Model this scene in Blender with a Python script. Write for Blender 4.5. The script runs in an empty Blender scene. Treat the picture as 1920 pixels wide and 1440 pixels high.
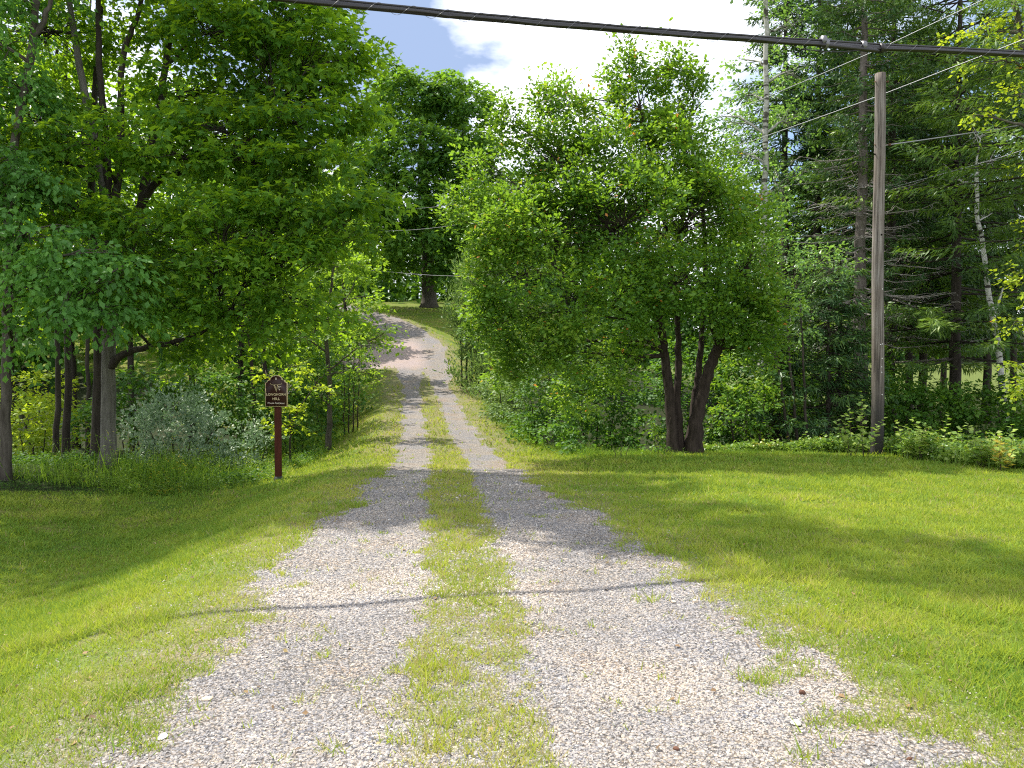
import bpy, math
import numpy as np
from mathutils import Vector
from math import radians, sin, cos, pi

# ------------------------------------------------------------------ camera, sky, sun, exposure
SC = bpy.context.scene
COL = SC.collection
F = 1442.0
CAMZ = 1.6
PITCH = math.atan(35.0 / F)
cam_data = bpy.data.cameras.new('camera')
cam_data.sensor_width = 36.0
cam_data.lens = F / 1920.0 * 36.0
cam_data.clip_start = 0.05
cam_data.clip_end = 2000
cam = bpy.data.objects.new('camera', cam_data)
cam.location = (0, 0, CAMZ)
cam.rotation_euler = (pi / 2 - PITCH, 0, 0)
COL.objects.link(cam)
SC.camera = cam

SUN_EL = radians(55)
SUN_AZ = radians(-50)       # from +Y towards +X; negative is to the left of the view
sun_dir = np.array([sin(SUN_AZ) * cos(SUN_EL), cos(SUN_AZ) * cos(SUN_EL), sin(SUN_EL)])
sd = bpy.data.lights.new('sun', 'SUN')
sd.energy = 4.6
sd.angle = radians(0.6)
sd.color = (1.0, 0.94, 0.84)
sun = bpy.data.objects.new('sun', sd)
sun.rotation_euler = Vector(sun_dir).to_track_quat('Z', 'Y').to_euler()
COL.objects.link(sun)

world = bpy.data.worlds.new('World')
SC.world = world
world.use_nodes = True
wn, wl = world.node_tree.nodes, world.node_tree.links
wn.clear()
sky = wn.new('ShaderNodeTexSky')
sky.sky_type = 'NISHITA'
sky.sun_disc = False
sky.sun_elevation = SUN_EL
sky.sun_rotation = SUN_AZ
sky.air_density = 1.0
sky.dust_density = 1.0
tc = wn.new('ShaderNodeTexCoord')
mp = wn.new('ShaderNodeMapping')
mp.inputs['Location'].default_value = (0.35, 0.1, 0.2)
mp.inputs['Scale'].default_value = (1.0, 1.0, 2.2)
nz = wn.new('ShaderNodeTexNoise')
nz.inputs['Scale'].default_value = 1.9
nz.inputs['Detail'].default_value = 7
nz.inputs['Roughness'].default_value = 0.5
rp = wn.new('ShaderNodeValToRGB')
rp.color_ramp.elements[0].position = 0.36
rp.color_ramp.elements[1].position = 0.50
# cloud brightness: thin bright parts and grey-blue thick parts
nz2 = wn.new('ShaderNodeTexNoise')
nz2.inputs['Scale'].default_value = 2.6
nz2.inputs['Detail'].default_value = 8
nz2.inputs['Roughness'].default_value = 0.55
rp2 = wn.new('ShaderNodeValToRGB')
rp2.color_ramp.elements[0].position = 0.405
rp2.color_ramp.elements[0].color = (2.2, 2.9, 4.4, 1)
rp2.color_ramp.elements[1].position = 0.52
rp2.color_ramp.elements[1].color = (9.5, 9.7, 10.2, 1)
mx = wn.new('ShaderNodeMix'); mx.data_type = 'RGBA'
bg = wn.new('ShaderNodeBackground')
bg.inputs['Strength'].default_value = 0.112
wo = wn.new('ShaderNodeOutputWorld')
wl.new(tc.outputs['Generated'], mp.inputs['Vector'])
wl.new(mp.outputs['Vector'], nz.inputs['Vector'])
wl.new(mp.outputs['Vector'], nz2.inputs['Vector'])
wl.new(nz.outputs['Fac'], rp.inputs['Fac'])
# a heavier grey-blue cloud stands up and left of the road's end
dk = wn.new('ShaderNodeVectorMath'); dk.operation = 'DOT_PRODUCT'
_d = Vector((-0.20, 1.0, 0.52)).normalized(); dk.inputs[1].default_value = _d
dr = wn.new('ShaderNodeMapRange'); dr.inputs['From Min'].default_value = 0.968; dr.inputs['From Max'].default_value = 0.999
dr.inputs['To Min'].default_value = 0.05; dr.inputs['To Max'].default_value = -0.17
sb = wn.new('ShaderNodeMath'); sb.operation = 'ADD'
wl.new(tc.outputs['Generated'], dk.inputs[0]); wl.new(dk.outputs['Value'], dr.inputs['Value'])
wl.new(dr.outputs['Result'], sb.inputs[0]); wl.new(nz2.outputs['Fac'], sb.inputs[1])
wl.new(sb.outputs[0], rp2.inputs['Fac'])
wl.new(rp.outputs['Color'], mx.inputs['Factor'])
wl.new(sky.outputs['Color'], mx.inputs['A'])
wl.new(rp2.outputs['Color'], mx.inputs['B'])
wl.new(mx.outputs['Result'], bg.inputs['Color'])
wl.new(bg.outputs['Background'], wo.inputs['Surface'])

SC.view_settings.view_transform = 'Standard'
SC.view_settings.look = 'None'
SC.view_settings.gamma = 1
SC.view_settings.use_curve_mapping = False
SC.view_settings.exposure = 0.86
SC.cycles.max_bounces = 6
SC.cycles.diffuse_bounces = 3
SC.cycles.glossy_bounces = 2
SC.cycles.transmission_bounces = 4
SC.cycles.caustics_reflective = False
SC.cycles.caustics_refractive = False
SC.cycles.sample_clamp_indirect = 4
SC.cycles.filter_width = 1.15
SC.cycles.use_denoising = False

# ------------------------------------------------------------------ helpers
def at(px, py, Y):
    """point at distance Y ahead that the photograph shows at (px, py)"""
    u = (px - 960) / F
    v = (720 - py) / F
    fw = cos(PITCH) + v * sin(PITCH)
    up = v * cos(PITCH) - sin(PITCH)
    return np.array([u * Y / fw, Y, CAMZ + up * Y / fw])


def _h(ix, iy, seed):
    n = (ix.astype(np.int64) * 374761393 + iy.astype(np.int64) * 668265263 + seed * 1274126177) & 0x7fffffff
    n = ((n ^ (n >> 13)) * 1274126177) & 0x7fffffff
    n = n ^ (n >> 16)
    return (n & 0xffff) / 65535.0


def vnoise(x, y, scale, seed=0):
    x = np.asarray(x, float) * scale
    y = np.asarray(y, float) * scale
    ix = np.floor(x); iy = np.floor(y)
    fx = x - ix; fy = y - iy
    fx = fx * fx * (3 - 2 * fx); fy = fy * fy * (3 - 2 * fy)
    a = _h(ix, iy, seed); b = _h(ix + 1, iy, seed); c = _h(ix, iy + 1, seed); d = _h(ix + 1, iy + 1, seed)
    return (a * (1 - fx) + b * fx) * (1 - fy) + (c * (1 - fx) + d * fx) * fy


def fbm(x, y, scale, seed=0, octv=3):
    t = 0; amp = 1; tot = 0
    for k in range(octv):
        t = t + amp * vnoise(x, y, scale * 2 ** k, seed + 17 * k)
        tot += amp; amp *= 0.5
    return t / tot


def sstep(a, b, x):
    t = np.clip((x - a) / (b - a), 0, 1)
    return t * t * (3 - 2 * t)


def table(pts, w=2.5):
    ys = np.arange(-30, 400, 0.25)
    p = np.array(pts, float)
    v = np.interp(ys, p[:, 0], p[:, 1])
    k = int(w / 0.25) | 1
    ker = np.hanning(k + 2)[1:-1]; ker /= ker.sum()
    pad = np.pad(v, k // 2, mode='edge')
    v = np.convolve(pad, ker, 'valid')
    return lambda y: np.interp(y, ys, v)


# centre line of the drive, its height, and the ground beside it
xc = table([(-30, .05), (0, .05), (3, -.14), (7.3, -.48), (12, -.95), (17.5, -1.5), (22, -2.1), (27, -2.75), (35, -3.95), (40, -4.6), (44, -5.3),
            (48, -6.8), (52, -8.9), (56, -12.0), (60, -15.5), (66, -21), (72, -27), (400, -27)], 4)
zc = table([(-30, 0), (5, 0), (8, -.04), (10.5, -.1), (13.5, -.3), (17.5, -.47), (22, -.40), (27, -.12), (31, .25), (35, .80), (40, 1.8), (45, 3.0),
            (52, 4.75), (60, 6.6), (75, 8.2), (95, 9.2), (200, 11), (400, 12)], 4)
zl4 = table([(-30, -.2), (3, -.30), (8, -.86), (12, -.95), (16, -.82), (20, -1.2), (28, -1.3), (34, -.5), (38, 1.0), (42, 2.1), (60, 6.3), (75, 8), (400, 12)], 4)
zl9 = table([(-30, 0), (3, -.15), (8, -.58), (12, -.48), (16, -.38), (20, -1.1), (28, -1.8), (36, -1.6), (45, 0), (60, 4.5), (80, 7), (400, 12)], 4)
zr4 = table([(-30, -.1), (3, -.05), (8, -.06), (12, -.13), (15, -.22), (17, -.3), (21, -1.0), (28, -.9), (35, 0), (45, 2.4), (60, 6.2), (75, 8), (400, 12)], 3)
zr9 = table([(-30, -.2), (3, -.1), (8, -.12), (12, -.18), (16, -.27), (20, -.6), (30, -.5), (40, .5), (50, .9), (60, 1.3), (80, 2.1), (100, 6), (400, 12)], 4)


def H(x, y):
    x = np.asarray(x, float); y = np.asarray(y, float)
    s = x - xc(np.minimum(y, 72))
    c = zc(y)
    wl_ = sstep(1.5, 4.6, -s); wl2 = sstep(4.6, 9, -s)
    x0 = np.interp(y, [0, 15, 35, 46, 60, 80], [4.4, 3.3, .4, 0, 1.5, 4])
    wr = sstep(1.6, 4.2, s); wr2 = sstep(x0, x0 + 6, x)
    z = c * (1 - wl_ - wr) + wl_ * (zl4(y) * (1 - wl2) + zl9(y) * wl2) + wr * (zr4(y) * (1 - wr2) + zr9(y) * wr2)
    z = z + 0.05 * (fbm(x, y, .35, 5) - .5) * sstep(1.6, 3, np.abs(s)) + 0.012 * (fbm(x, y, 2.2, 9) - .5)
    # wheel tracks sunk a little, crown in the middle
    z = z - 0.014 * (np.exp(-((np.abs(s) - .85) / .35) ** 2)) * (y < 45)
    return z


def Hf(x, y):
    return float(H(np.array([x]), np.array([y]))[0])


def turf_density(x, y):
    """how thickly grass grows: 0 bare gravel, 1 closed turf"""
    s = x - xc(y)
    n1 = fbm(x, y, 1.1, 31, 4) - .5
    n2 = fbm(x, y, 3.3, 77, 3) - .5
    wl_ = np.interp(y, [0, 3, 5, 9, 14, 24, 34, 38, 60], [1.75, 1.72, 1.62, 1.34, 1.14, 1.12, 1.1, 1.4, 1.5])
    wr = np.interp(y, [0, 3, 5, 9, 14, 24, 34, 40, 60], [2.15, 2.05, 1.78, 1.46, 1.30, 1.12, 1.15, 1.35, 1.5])
    sr = np.where(s < 0, -s / wl_, s / wr)
    soft = np.interp(y, [0, 7, 14], [.40, .26, .14])
    outer = sstep(1 - soft, 1 + soft * .7, sr + n1 * .5 + n2 * .35)
    mid_w = np.interp(y, [0, 4, 7, 12, 34, 39], [.33, .33, .34, .36, .34, .0])
    lvl = np.interp(y, [0, 4, 6, 8, 11, 34, 39], [.58, .62, .78, .96, 1.1, 1, 0])
    mid = (1 - sstep(mid_w * .55, mid_w * 1.35, np.abs(s) + n1 * .25 + n2 * .25)) * lvl
    base = np.maximum(outer * 1.15, mid)
    c = .5 * fbm(x * .8, y, 5.0, 123, 3) + .5 * fbm(x * .8, y, 13.0, 124, 2)
    p = sstep(.60, .92, c + .60 * base)
    p = np.where(base > 1.05, 1, p)
    spur = (1 - sstep(38.3, 38.9, 38.6 * 2 - y)) * (1 - sstep(44, 46, y)) * (1 - sstep(8, 11, -s)) * (s < 0)
    return np.clip(p * (1 - spur), 0, 1), np.maximum(outer * (1 - spur), 0)


def mask(x, y):
    """1 = gravel shows, 0 = turf colour"""
    p, outer = turf_density(x, y)
    return np.clip(1 - np.maximum(p * np.interp(y, [3, 10], [.62, 1]), outer ** 3 * .85), 0, 1)


def link(o, parent=None):
    COL.objects.link(o)
    if parent is not None:
        o.parent = parent
    return o


def props(o, label=None, cat=None, group=None, kind=None):
    if label: o['label'] = label
    if cat: o['category'] = cat
    if group: o['group'] = group
    if kind: o['kind'] = kind
    return o


def mesh_obj(name, verts, faces, mat, parent=None, tone=None, smooth=False, origin=(0, 0, 0), mats=None):
    """faces: (M,k) int array or a list of such arrays"""
    if not isinstance(faces, list):
        faces = [faces]
    faces = [np.asarray(f, np.int32) for f in faces if len(f)]
    me = bpy.data.meshes.new(name)
    v = (np.asarray(verts, np.float32) - np.asarray(origin, np.float32)).astype(np.float32)
    me.vertices.add(len(v))
    me.vertices.foreach_set('co', v.ravel())
    loops = np.concatenate([f.ravel() for f in faces])
    tot = np.concatenate([np.full(len(f), f.shape[1], np.int32) for f in faces])
    start = np.concatenate([[0], np.cumsum(tot)[:-1]]).astype(np.int32)
    me.loops.add(len(loops))
    me.loops.foreach_set('vertex_index', loops)
    me.polygons.add(len(tot))
    me.polygons.foreach_set('loop_start', start)
    if smooth:
        me.polygons.foreach_set('use_smooth', np.ones(len(tot), bool))
    if tone is not None:
        if not isinstance(tone, dict):
            tone = {'tone': tone}
        for k, a in tone.items():
            at_ = me.attributes.new(k, 'FLOAT', 'POINT')
            at_.data.foreach_set('value', np.asarray(a, np.float32))
    me.update(calc_edges=True)
    me.materials.append(mat)
    o = bpy.data.objects.new(name, me)
    o.location = origin if parent is None else (0, 0, 0)
    link(o, parent)
    return o


def empty(name, loc, label, cat, group=None):
    o = bpy.data.objects.new(name, None)
    o.empty_display_size = .2
    o.location = tuple(float(c) for c in loc)
    props(o, label, cat, group)
    return link(o)


class Geo:
    """collects vertices and faces of several shapes for one mesh"""
    def __init__(self):
        self.v = []; self.q = []; self.t = []; self.n = 0; self.tone = []

    def add(self, v, q=None, t=None, tone=0.5):
        v = np.asarray(v, float)
        if q is not None and len(q): self.q.append(np.asarray(q) + self.n)
        if t is not None and len(t): self.t.append(np.asarray(t) + self.n)
        self.v.append(v); self.n += len(v)
        self.tone.append(np.full(len(v), tone) if np.isscalar(tone) else tone)

    def tube(self, pts, rad, sides=8, cap=True, rough=0.0, rng=None, tone=.5):
        pts = np.asarray(pts, float); rad = np.broadcast_to(np.asarray(rad, float), (len(pts),)).astype(float)
        tan = np.gradient(pts, axis=0); tan /= np.linalg.norm(tan, axis=1)[:, None] + 1e-9
        ref = np.array([1., 0, 0]) if abs(tan[0][0]) < .8 else np.array([0, 1., 0])
        a = np.cross(tan, ref); a /= np.linalg.norm(a, axis=1)[:, None] + 1e-9
        b = np.cross(tan, a)
        th = np.arange(sides) / sides * 2 * pi
        r = rad[:, None] * np.ones(sides)
        if rough and rng is not None:
            r = r * (1 + rough * (rng.random((len(pts), sides)) - .5))
        ring = pts[:, None] + r[..., None] * (np.cos(th)[None, :, None] * a[:, None] + np.sin(th)[None, :, None] * b[:, None])
        n = len(pts); idx = np.arange(n * sides).reshape(n, sides)
        q = np.stack([idx[:-1], np.roll(idx[:-1], -1, 1), np.roll(idx[1:], -1, 1), idx[1:]], -1).reshape(-1, 4)
        v = ring.reshape(-1, 3); t = None
        if cap:
            v = np.vstack([v, pts[0], pts[-1]])
            c0, c1 = n * sides, n * sides + 1
            i0, i1 = idx[0], idx[-1]
            t = np.vstack([np.stack([np.roll(i0, -1), i0, np.full(sides, c0)], -1), np.stack([i1, np.roll(i1, -1), np.full(sides, c1)], -1)])
        self.add(v, q, t, tone)

    def box(self, lo, hi):
        x0, y0, z0 = lo; x1, y1, z1 = hi
        v = [(x0, y0, z0), (x1, y0, z0), (x1, y1, z0), (x0, y1, z0), (x0, y0, z1), (x1, y0, z1), (x1, y1, z1), (x0, y1, z1)]
        q = [(0, 3, 2, 1), (4, 5, 6, 7), (0, 1, 5, 4), (1, 2, 6, 5), (2, 3, 7, 6), (3, 0, 4, 7)]
        self.add(v, q)

    def prism(self, outline, y0, y1):
        """outline in x,z (counter-clockwise), extruded from y0 to y1; fan caps, so it has to be star shaped round its middle"""
        o = np.asarray(outline, float); n = len(o); c = o.mean(0)
        v = np.vstack([np.c_[o[:, 0], np.full(n, y0), o[:, 1]], np.c_[o[:, 0], np.full(n, y1), o[:, 1]], [[c[0], y0, c[1]], [c[0], y1, c[1]]]])
        i = np.arange(n); j = np.roll(i, -1)
        q = np.stack([i, i + n, j + n, j], -1)
        t = np.vstack([np.stack([i, j, np.full(n, 2 * n)], -1), np.stack([j + n, i + n, np.full(n, 2 * n + 1)], -1)])
        self.add(v, q, t)

    def build(self, name, mat, parent=None, origin=(0, 0, 0), smooth=False):
        if not self.v: return None
        f = []
        if self.q: f.append(np.vstack(self.q))
        if self.t: f.append(np.vstack(self.t))
        return mesh_obj(name, np.vstack(self.v), f, mat, parent, np.concatenate(self.tone), smooth, origin)


def curve_pts(pts, n=12, wob=0.0, rng=None):
    """smooth curve through the points"""
    p = np.asarray(pts, float)
    if len(p) == 2: p = np.vstack([p[0], (p[0] + p[1]) / 2, p[1]])
    P = np.vstack([2 * p[0] - p[1], p, 2 * p[-1] - p[-2]])
    out = []
    m = len(p) - 1
    per = max(2, n // m)
    for i in range(m):
        a, b, c, d = P[i], P[i + 1], P[i + 2], P[i + 3]
        for k in range(per):
            t = k / per
            out.append(.5 * ((2 * b) + (-a + c) * t + (2 * a - 5 * b + 4 * c - d) * t * t + (-a + 3 * b - 3 * c + d) * t ** 3))
    out.append(p[-1])
    out = np.array(out)
    if wob and rng is not None:
        out[1:-1] += rng.normal(0, wob, (len(out) - 2, 3))
    return out


# ------------------------------------------------------------------ materials
def new_mat(name):
    m = bpy.data.materials.new(name); m.use_nodes = True
    n, l = m.node_tree.nodes, m.node_tree.links
    n.clear()
    out = n.new('ShaderNodeOutputMaterial')
    return m, n, l, out


def ramp(n, stops, interp='LINEAR'):
    r = n.new('ShaderNodeValToRGB')
    r.color_ramp.interpolation = interp
    e = r.color_ramp.elements
    e[0].position, e[0].color = stops[0][0], (*stops[0][1], 1)
    e[1].position, e[1].color = stops[-1][0], (*stops[-1][1], 1)
    for p, c in stops[1:-1]:
        k = e.new(p); k.color = (*c, 1)
    return r


def leaf_mat(name, dark, mid, light, trans, tfac=.42, rough=.55, spec=.22, odd=None, k=1.0):
    dark, mid, light = [tuple(c * q * k for c, q in zip(t, (2.15, 1.85, 1.9))) for t in (dark, mid, light)]
    trans = tuple(c * q for c, q in zip(trans, (2.0, 1.7, 1.7)))
    m, n, l, out = new_mat(name)
    a = n.new('ShaderNodeAttribute'); a.attribute_name = 'tone'
    stops = [(0.0, dark), (.5, mid), (.93, light)]
    if odd: stops += [(.97, odd), (1.0, odd)]
    r = ramp(n, stops)
    tr = ramp(n, [(0, tuple(c * .65 for c in trans)), (.9, trans), (1, odd and tuple(min(1, c * 1.6) for c in odd) or tuple(c * 1.25 for c in trans))])
    p = n.new('ShaderNodeBsdfPrincipled')
    p.inputs['Roughness'].default_value = rough
    p.inputs['Specular IOR Level'].default_value = spec
    t = n.new('ShaderNodeBsdfTranslucent')
    mix = n.new('ShaderNodeMixShader'); mix.inputs[0].default_value = tfac
    l.new(a.outputs['Fac'], r.inputs[0]); l.new(a.outputs['Fac'], tr.inputs[0])
    l.new(r.outputs[0], p.inputs['Base Color']); l.new(tr.outputs[0], t.inputs['Color'])
    l.new(p.outputs[0], mix.inputs[1]); l.new(t.outputs[0], mix.inputs[2])
    l.new(mix.outputs[0], out.inputs[0])
    return m


def bark_mat(name, c0, c1, scale=(14, 14, 2.2), bump=.6, spots=None):
    m, n, l, out = new_mat(name)
    g = n.new('ShaderNodeNewGeometry'); mpn = n.new('ShaderNodeMapping')
    mpn.inputs['Scale'].default_value = scale
    nz_ = n.new('ShaderNodeTexNoise'); nz_.inputs['Scale'].default_value = 1.0; nz_.inputs['Detail'].default_value = 6; nz_.inputs['Roughness'].default_value = .65
    r = ramp(n, [(.3, c0), (.7, c1)])
    p = n.new('ShaderNodeBsdfPrincipled'); p.inputs['Roughness'].default_value = .9; p.inputs['Specular IOR Level'].default_value = .2
    b = n.new('ShaderNodeBump'); b.inputs['Strength'].default_value = bump; b.inputs['Distance'].default_value = .02
    l.new(g.outputs['Position'], mpn.inputs['Vector']); l.new(mpn.outputs[0], nz_.inputs['Vector'])
    l.new(nz_.outputs['Fac'], r.inputs[0]); l.new(nz_.outputs['Fac'], b.inputs['Height']); l.new(b.outputs[0], p.inputs['Normal'])
    col = r.outputs[0]
    if spots:
        n2 = n.new('ShaderNodeTexNoise'); n2.inputs['Scale'].default_value = 1.0; n2.inputs['Detail'].default_value = 3
        m2 = n.new('ShaderNodeMapping'); m2.inputs['Scale'].default_value = (3, 3, 9)
        r2 = ramp(n, [(.54, (0, 0, 0)), (.60, (1, 1, 1))])
        mm = n.new('ShaderNodeMix'); mm.data_type = 'RGBA'; mm.inputs['B'].default_value = (*spots, 1)
        l.new(g.outputs['Position'], m2.inputs['Vector']); l.new(m2.outputs[0], n2.inputs['Vector']); l.new(n2.outputs['Fac'], r2.inputs[0])
        l.new(r2.outputs[0], mm.inputs['Factor']); l.new(col, mm.inputs['A']); col = mm.outputs['Result']
    l.new(col, p.inputs['Base Color']); l.new(p.outputs[0], out.inputs[0])
    return m


def plain_mat(name, col, rough=.6, spec=.4, metal=0., noise=0.0):
    m, n, l, out = new_mat(name)
    p = n.new('ShaderNodeBsdfPrincipled')
    p.inputs['Roughness'].default_value = rough; p.inputs['Specular IOR Level'].default_value = spec; p.inputs['Metallic'].default_value = metal
    if noise:
        g = n.new('ShaderNodeNewGeometry'); z = n.new('ShaderNodeTexNoise'); z.inputs['Scale'].default_value = 18; z.inputs['Detail'].default_value = 5
        r = ramp(n, [(.3, tuple(c * (1 - noise) for c in col)), (.7, tuple(min(1, c * (1 + noise)) for c in col))])
        l.new(g.outputs['Position'], z.inputs['Vector']); l.new(z.outputs['Fac'], r.inputs[0]); l.new(r.outputs[0], p.inputs['Base Color'])
    else:
        p.inputs['Base Color'].default_value = (*col, 1)
    l.new(p.outputs[0], out.inputs[0])
    return m


M = {}
M['maple'] = leaf_mat('maple_leaf', (.022, .070, .010), (.042, .120, .014), (.095, .19, .02), (.19, .36, .012), .50)
M['ash'] = leaf_mat('ash_leaf', (.030, .095, .018), (.050, .145, .026), (.09, .21, .04), (.12, .30, .03), .38, .5, .3)
M['apple'] = leaf_mat('apple_leaf', (.022, .068, .009), (.044, .118, .013), (.11, .20, .022), (.165, .33, .018), .42, .5, .35, odd=(.50, .20, .04))
M['light'] = leaf_mat('light_leaf', (.04, .11, .012), (.07, .155, .015), (.12, .22, .02), (.21, .38, .02), .45)
M['yellow'] = leaf_mat('yellow_green_leaf', (.07, .14, .012), (.11, .19, .015), (.17, .24, .02), (.30, .44, .02), .45, odd=(.5, .2, .03))
M['aspen'] = leaf_mat('aspen_leaf', (.045, .12, .03), (.075, .17, .04), (.14, .26, .07), (.18, .36, .05), .38, .35, .5)
M['silver'] = leaf_mat('silver_leaf', (.09, .16, .10), (.15, .23, .14), (.22, .31, .20), (.10, .20, .08), .25, .5, .4)
M['willow'] = leaf_mat('willow_leaf', (.04, .09, .025), (.065, .125, .032), (.11, .19, .05), (.12, .22, .04), .35)
M['forest'] = leaf_mat('forest_leaf', (.018, .060, .010), (.030, .090, .013), (.060, .14, .018), (.10, .23, .012), .35)
M['hill'] = leaf_mat('hilltop_leaf', (.022, .068, .012), (.038, .105, .016), (.075, .16, .022), (.13, .28, .015), .4)
M['needle'] = leaf_mat('spruce_needle', (.014, .045, .014), (.024, .068, .020), (.075, .15, .022), (.07, .15, .015), .2, .5, .4)
M['hemlock'] = leaf_mat('hemlock_needle', (.02, .055, .012), (.035, .085, .014), (.10, .17, .02), (.14, .28, .02), .25, .5, .4)
M['weed'] = leaf_mat('weed_leaf', (.035, .09, .012), (.065, .14, .015), (.13, .21, .025), (.16, .30, .02), .4, odd=(.45, .38, .03))
M['weed_right'] = leaf_mat('weed_right_leaf', (.04, .10, .02), (.075, .15, .025), (.17, .25, .055), (.16, .30, .025), .35, .4, .5, odd=(.36, .30, .04))
M['grass'] = leaf_mat('grass_blade', (.062, .142, .018), (.132, .200, .028), (.215, .222, .050), (.26, .37, .03), .38, .6, .15, odd=(.36, .31, .14))
M['bark'] = bark_mat('maple_bark', (.045, .038, .030), (.13, .115, .095))
M['bark_pale'] = bark_mat('pale_maple_bark', (.07, .065, .055), (.20, .19, .165))
M['bark_dark'] = bark_mat('dark_bark', (.025, .020, .016), (.07, .058, .048))
M['bark_apple'] = bark_mat('apple_bark', (.018, .013, .010), (.060, .045, .036), (20, 20, 4))
M['bark_spruce'] = bark_mat('spruce_bark', (.09, .075, .065), (.22, .19, .17), (12, 12, 6))
M['bark_aspen'] = bark_mat('aspen_bark', (.26, .26, .22), (.48, .47, .42), (8, 8, 14), .3, spots=(.07, .065, .05))
M['bark_birch'] = bark_mat('birch_bark', (.45, .44, .41), (.68, .67, .63), (8, 8, 16), .3, spots=(.06, .05, .05))
M['dead'] = plain_mat('dead_twig', (.30, .27, .25), .9, .2, noise=.3)
M['twig'] = plain_mat('twig', (.07, .055, .04), .9, .2)


def stone_mat():
    m, n, l, out = new_mat('gravel_stone')
    a = n.new('ShaderNodeAttribute'); a.attribute_name = 'tone'
    r = ramp(n, [(0, (.12, .115, .11)), (.25, (.26, .25, .25)), (.5, (.31, .29, .275)), (.72, (.40, .335, .27)), (.9, (.46, .41, .355)), (1, (.62, .59, .54))])
    p = n.new('ShaderNodeBsdfPrincipled'); p.inputs['Roughness'].default_value = .85; p.inputs['Specular IOR Level'].default_value = .25
    l.new(a.outputs['Fac'], r.inputs[0]); l.new(r.outputs[0], p.inputs['Base Color']); l.new(p.outputs[0], out.inputs[0])
    return m


M['stone'] = stone_mat()


def soil_colour(n, l, pos):
    """colour of the turf between the blades, mixed from noise in world position"""
    z1 = n.new('ShaderNodeTexNoise'); z1.inputs['Scale'].default_value = .9; z1.inputs['Detail'].default_value = 5
    z2 = n.new('ShaderNodeTexNoise'); z2.inputs['Scale'].default_value = 45; z2.inputs['Detail'].default_value = 4; z2.inputs['Roughness'].default_value = .7
    l.new(pos, z1.inputs['Vector']); l.new(pos, z2.inputs['Vector'])
    r1 = ramp(n, [(.32, (.07, .135, .016)), (.50, (.13, .185, .024)), (.68, (.19, .195, .045))])
    z3 = n.new('ShaderNodeTexNoise'); z3.inputs['Scale'].default_value = 1.7; z3.inputs['Detail'].default_value = 6; z3.inputs['Roughness'].default_value = .65
    l.new(pos, z3.inputs['Vector'])
    r3 = ramp(n, [(.50, (0, 0, 0)), (.66, (.75, .75, .75))]); l.new(z3.outputs['Fac'], r3.inputs[0])
    dm = n.new('ShaderNodeMix'); dm.data_type = 'RGBA'; dm.inputs['B'].default_value = (.22, .185, .085, 1)
    l.new(r3.outputs[0], dm.inputs['Factor']); l.new(r1.outputs[0], dm.inputs['A'])
    r2 = ramp(n, [(.3, (.40, .40, .40)), (.7, (1.35, 1.35, 1.3))])
    mu = n.new('ShaderNodeMix'); mu.data_type = 'RGBA'; mu.blend_type = 'MULTIPLY'; mu.inputs['Factor'].default_value = 1
    l.new(z1.outputs['Fac'], r1.inputs[0]); l.new(z2.outputs['Fac'], r2.inputs[0])
    l.new(dm.outputs['Result'], mu.inputs['A']); l.new(r2.outputs[0], mu.inputs['B'])
    return mu.outputs['Result'], z2.outputs['Fac']


def ground_mat():
    m, n, l, out = new_mat('lawn_ground')
    g = n.new('ShaderNodeNewGeometry')
    col, hgt = soil_colour(n, l, g.outputs['Position'])
    fl = n.new('ShaderNodeAttribute'); fl.attribute_name = 'litter'
    md = n.new('ShaderNodeAttribute'); md.attribute_name = 'meadow'
    zz = n.new('ShaderNodeTexNoise'); zz.inputs['Scale'].default_value = 9; zz.inputs['Detail'].default_value = 5
    l.new(g.outputs['Position'], zz.inputs['Vector'])
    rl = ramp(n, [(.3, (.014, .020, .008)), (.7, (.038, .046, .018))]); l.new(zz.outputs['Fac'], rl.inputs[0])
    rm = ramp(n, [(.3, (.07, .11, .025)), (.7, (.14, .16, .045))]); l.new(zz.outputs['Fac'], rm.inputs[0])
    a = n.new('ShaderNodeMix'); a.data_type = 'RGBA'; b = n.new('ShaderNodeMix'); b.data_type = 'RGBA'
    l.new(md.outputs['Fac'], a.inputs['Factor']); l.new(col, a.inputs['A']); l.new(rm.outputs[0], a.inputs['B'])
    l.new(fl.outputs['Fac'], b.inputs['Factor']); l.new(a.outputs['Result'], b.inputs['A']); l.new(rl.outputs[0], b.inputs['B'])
    p = n.new('ShaderNodeBsdfPrincipled'); p.inputs['Roughness'].default_value = .95; p.inputs['Specular IOR Level'].default_value = .1
    bp = n.new('ShaderNodeBump'); bp.inputs['Strength'].default_value = .7; bp.inputs['Distance'].default_value = .03
    l.new(hgt, bp.inputs['Height']); l.new(bp.outputs[0], p.inputs['Normal'])
    l.new(b.outputs['Result'], p.inputs['Base Color']); l.new(p.outputs[0], out.inputs[0])
    return m


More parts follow.
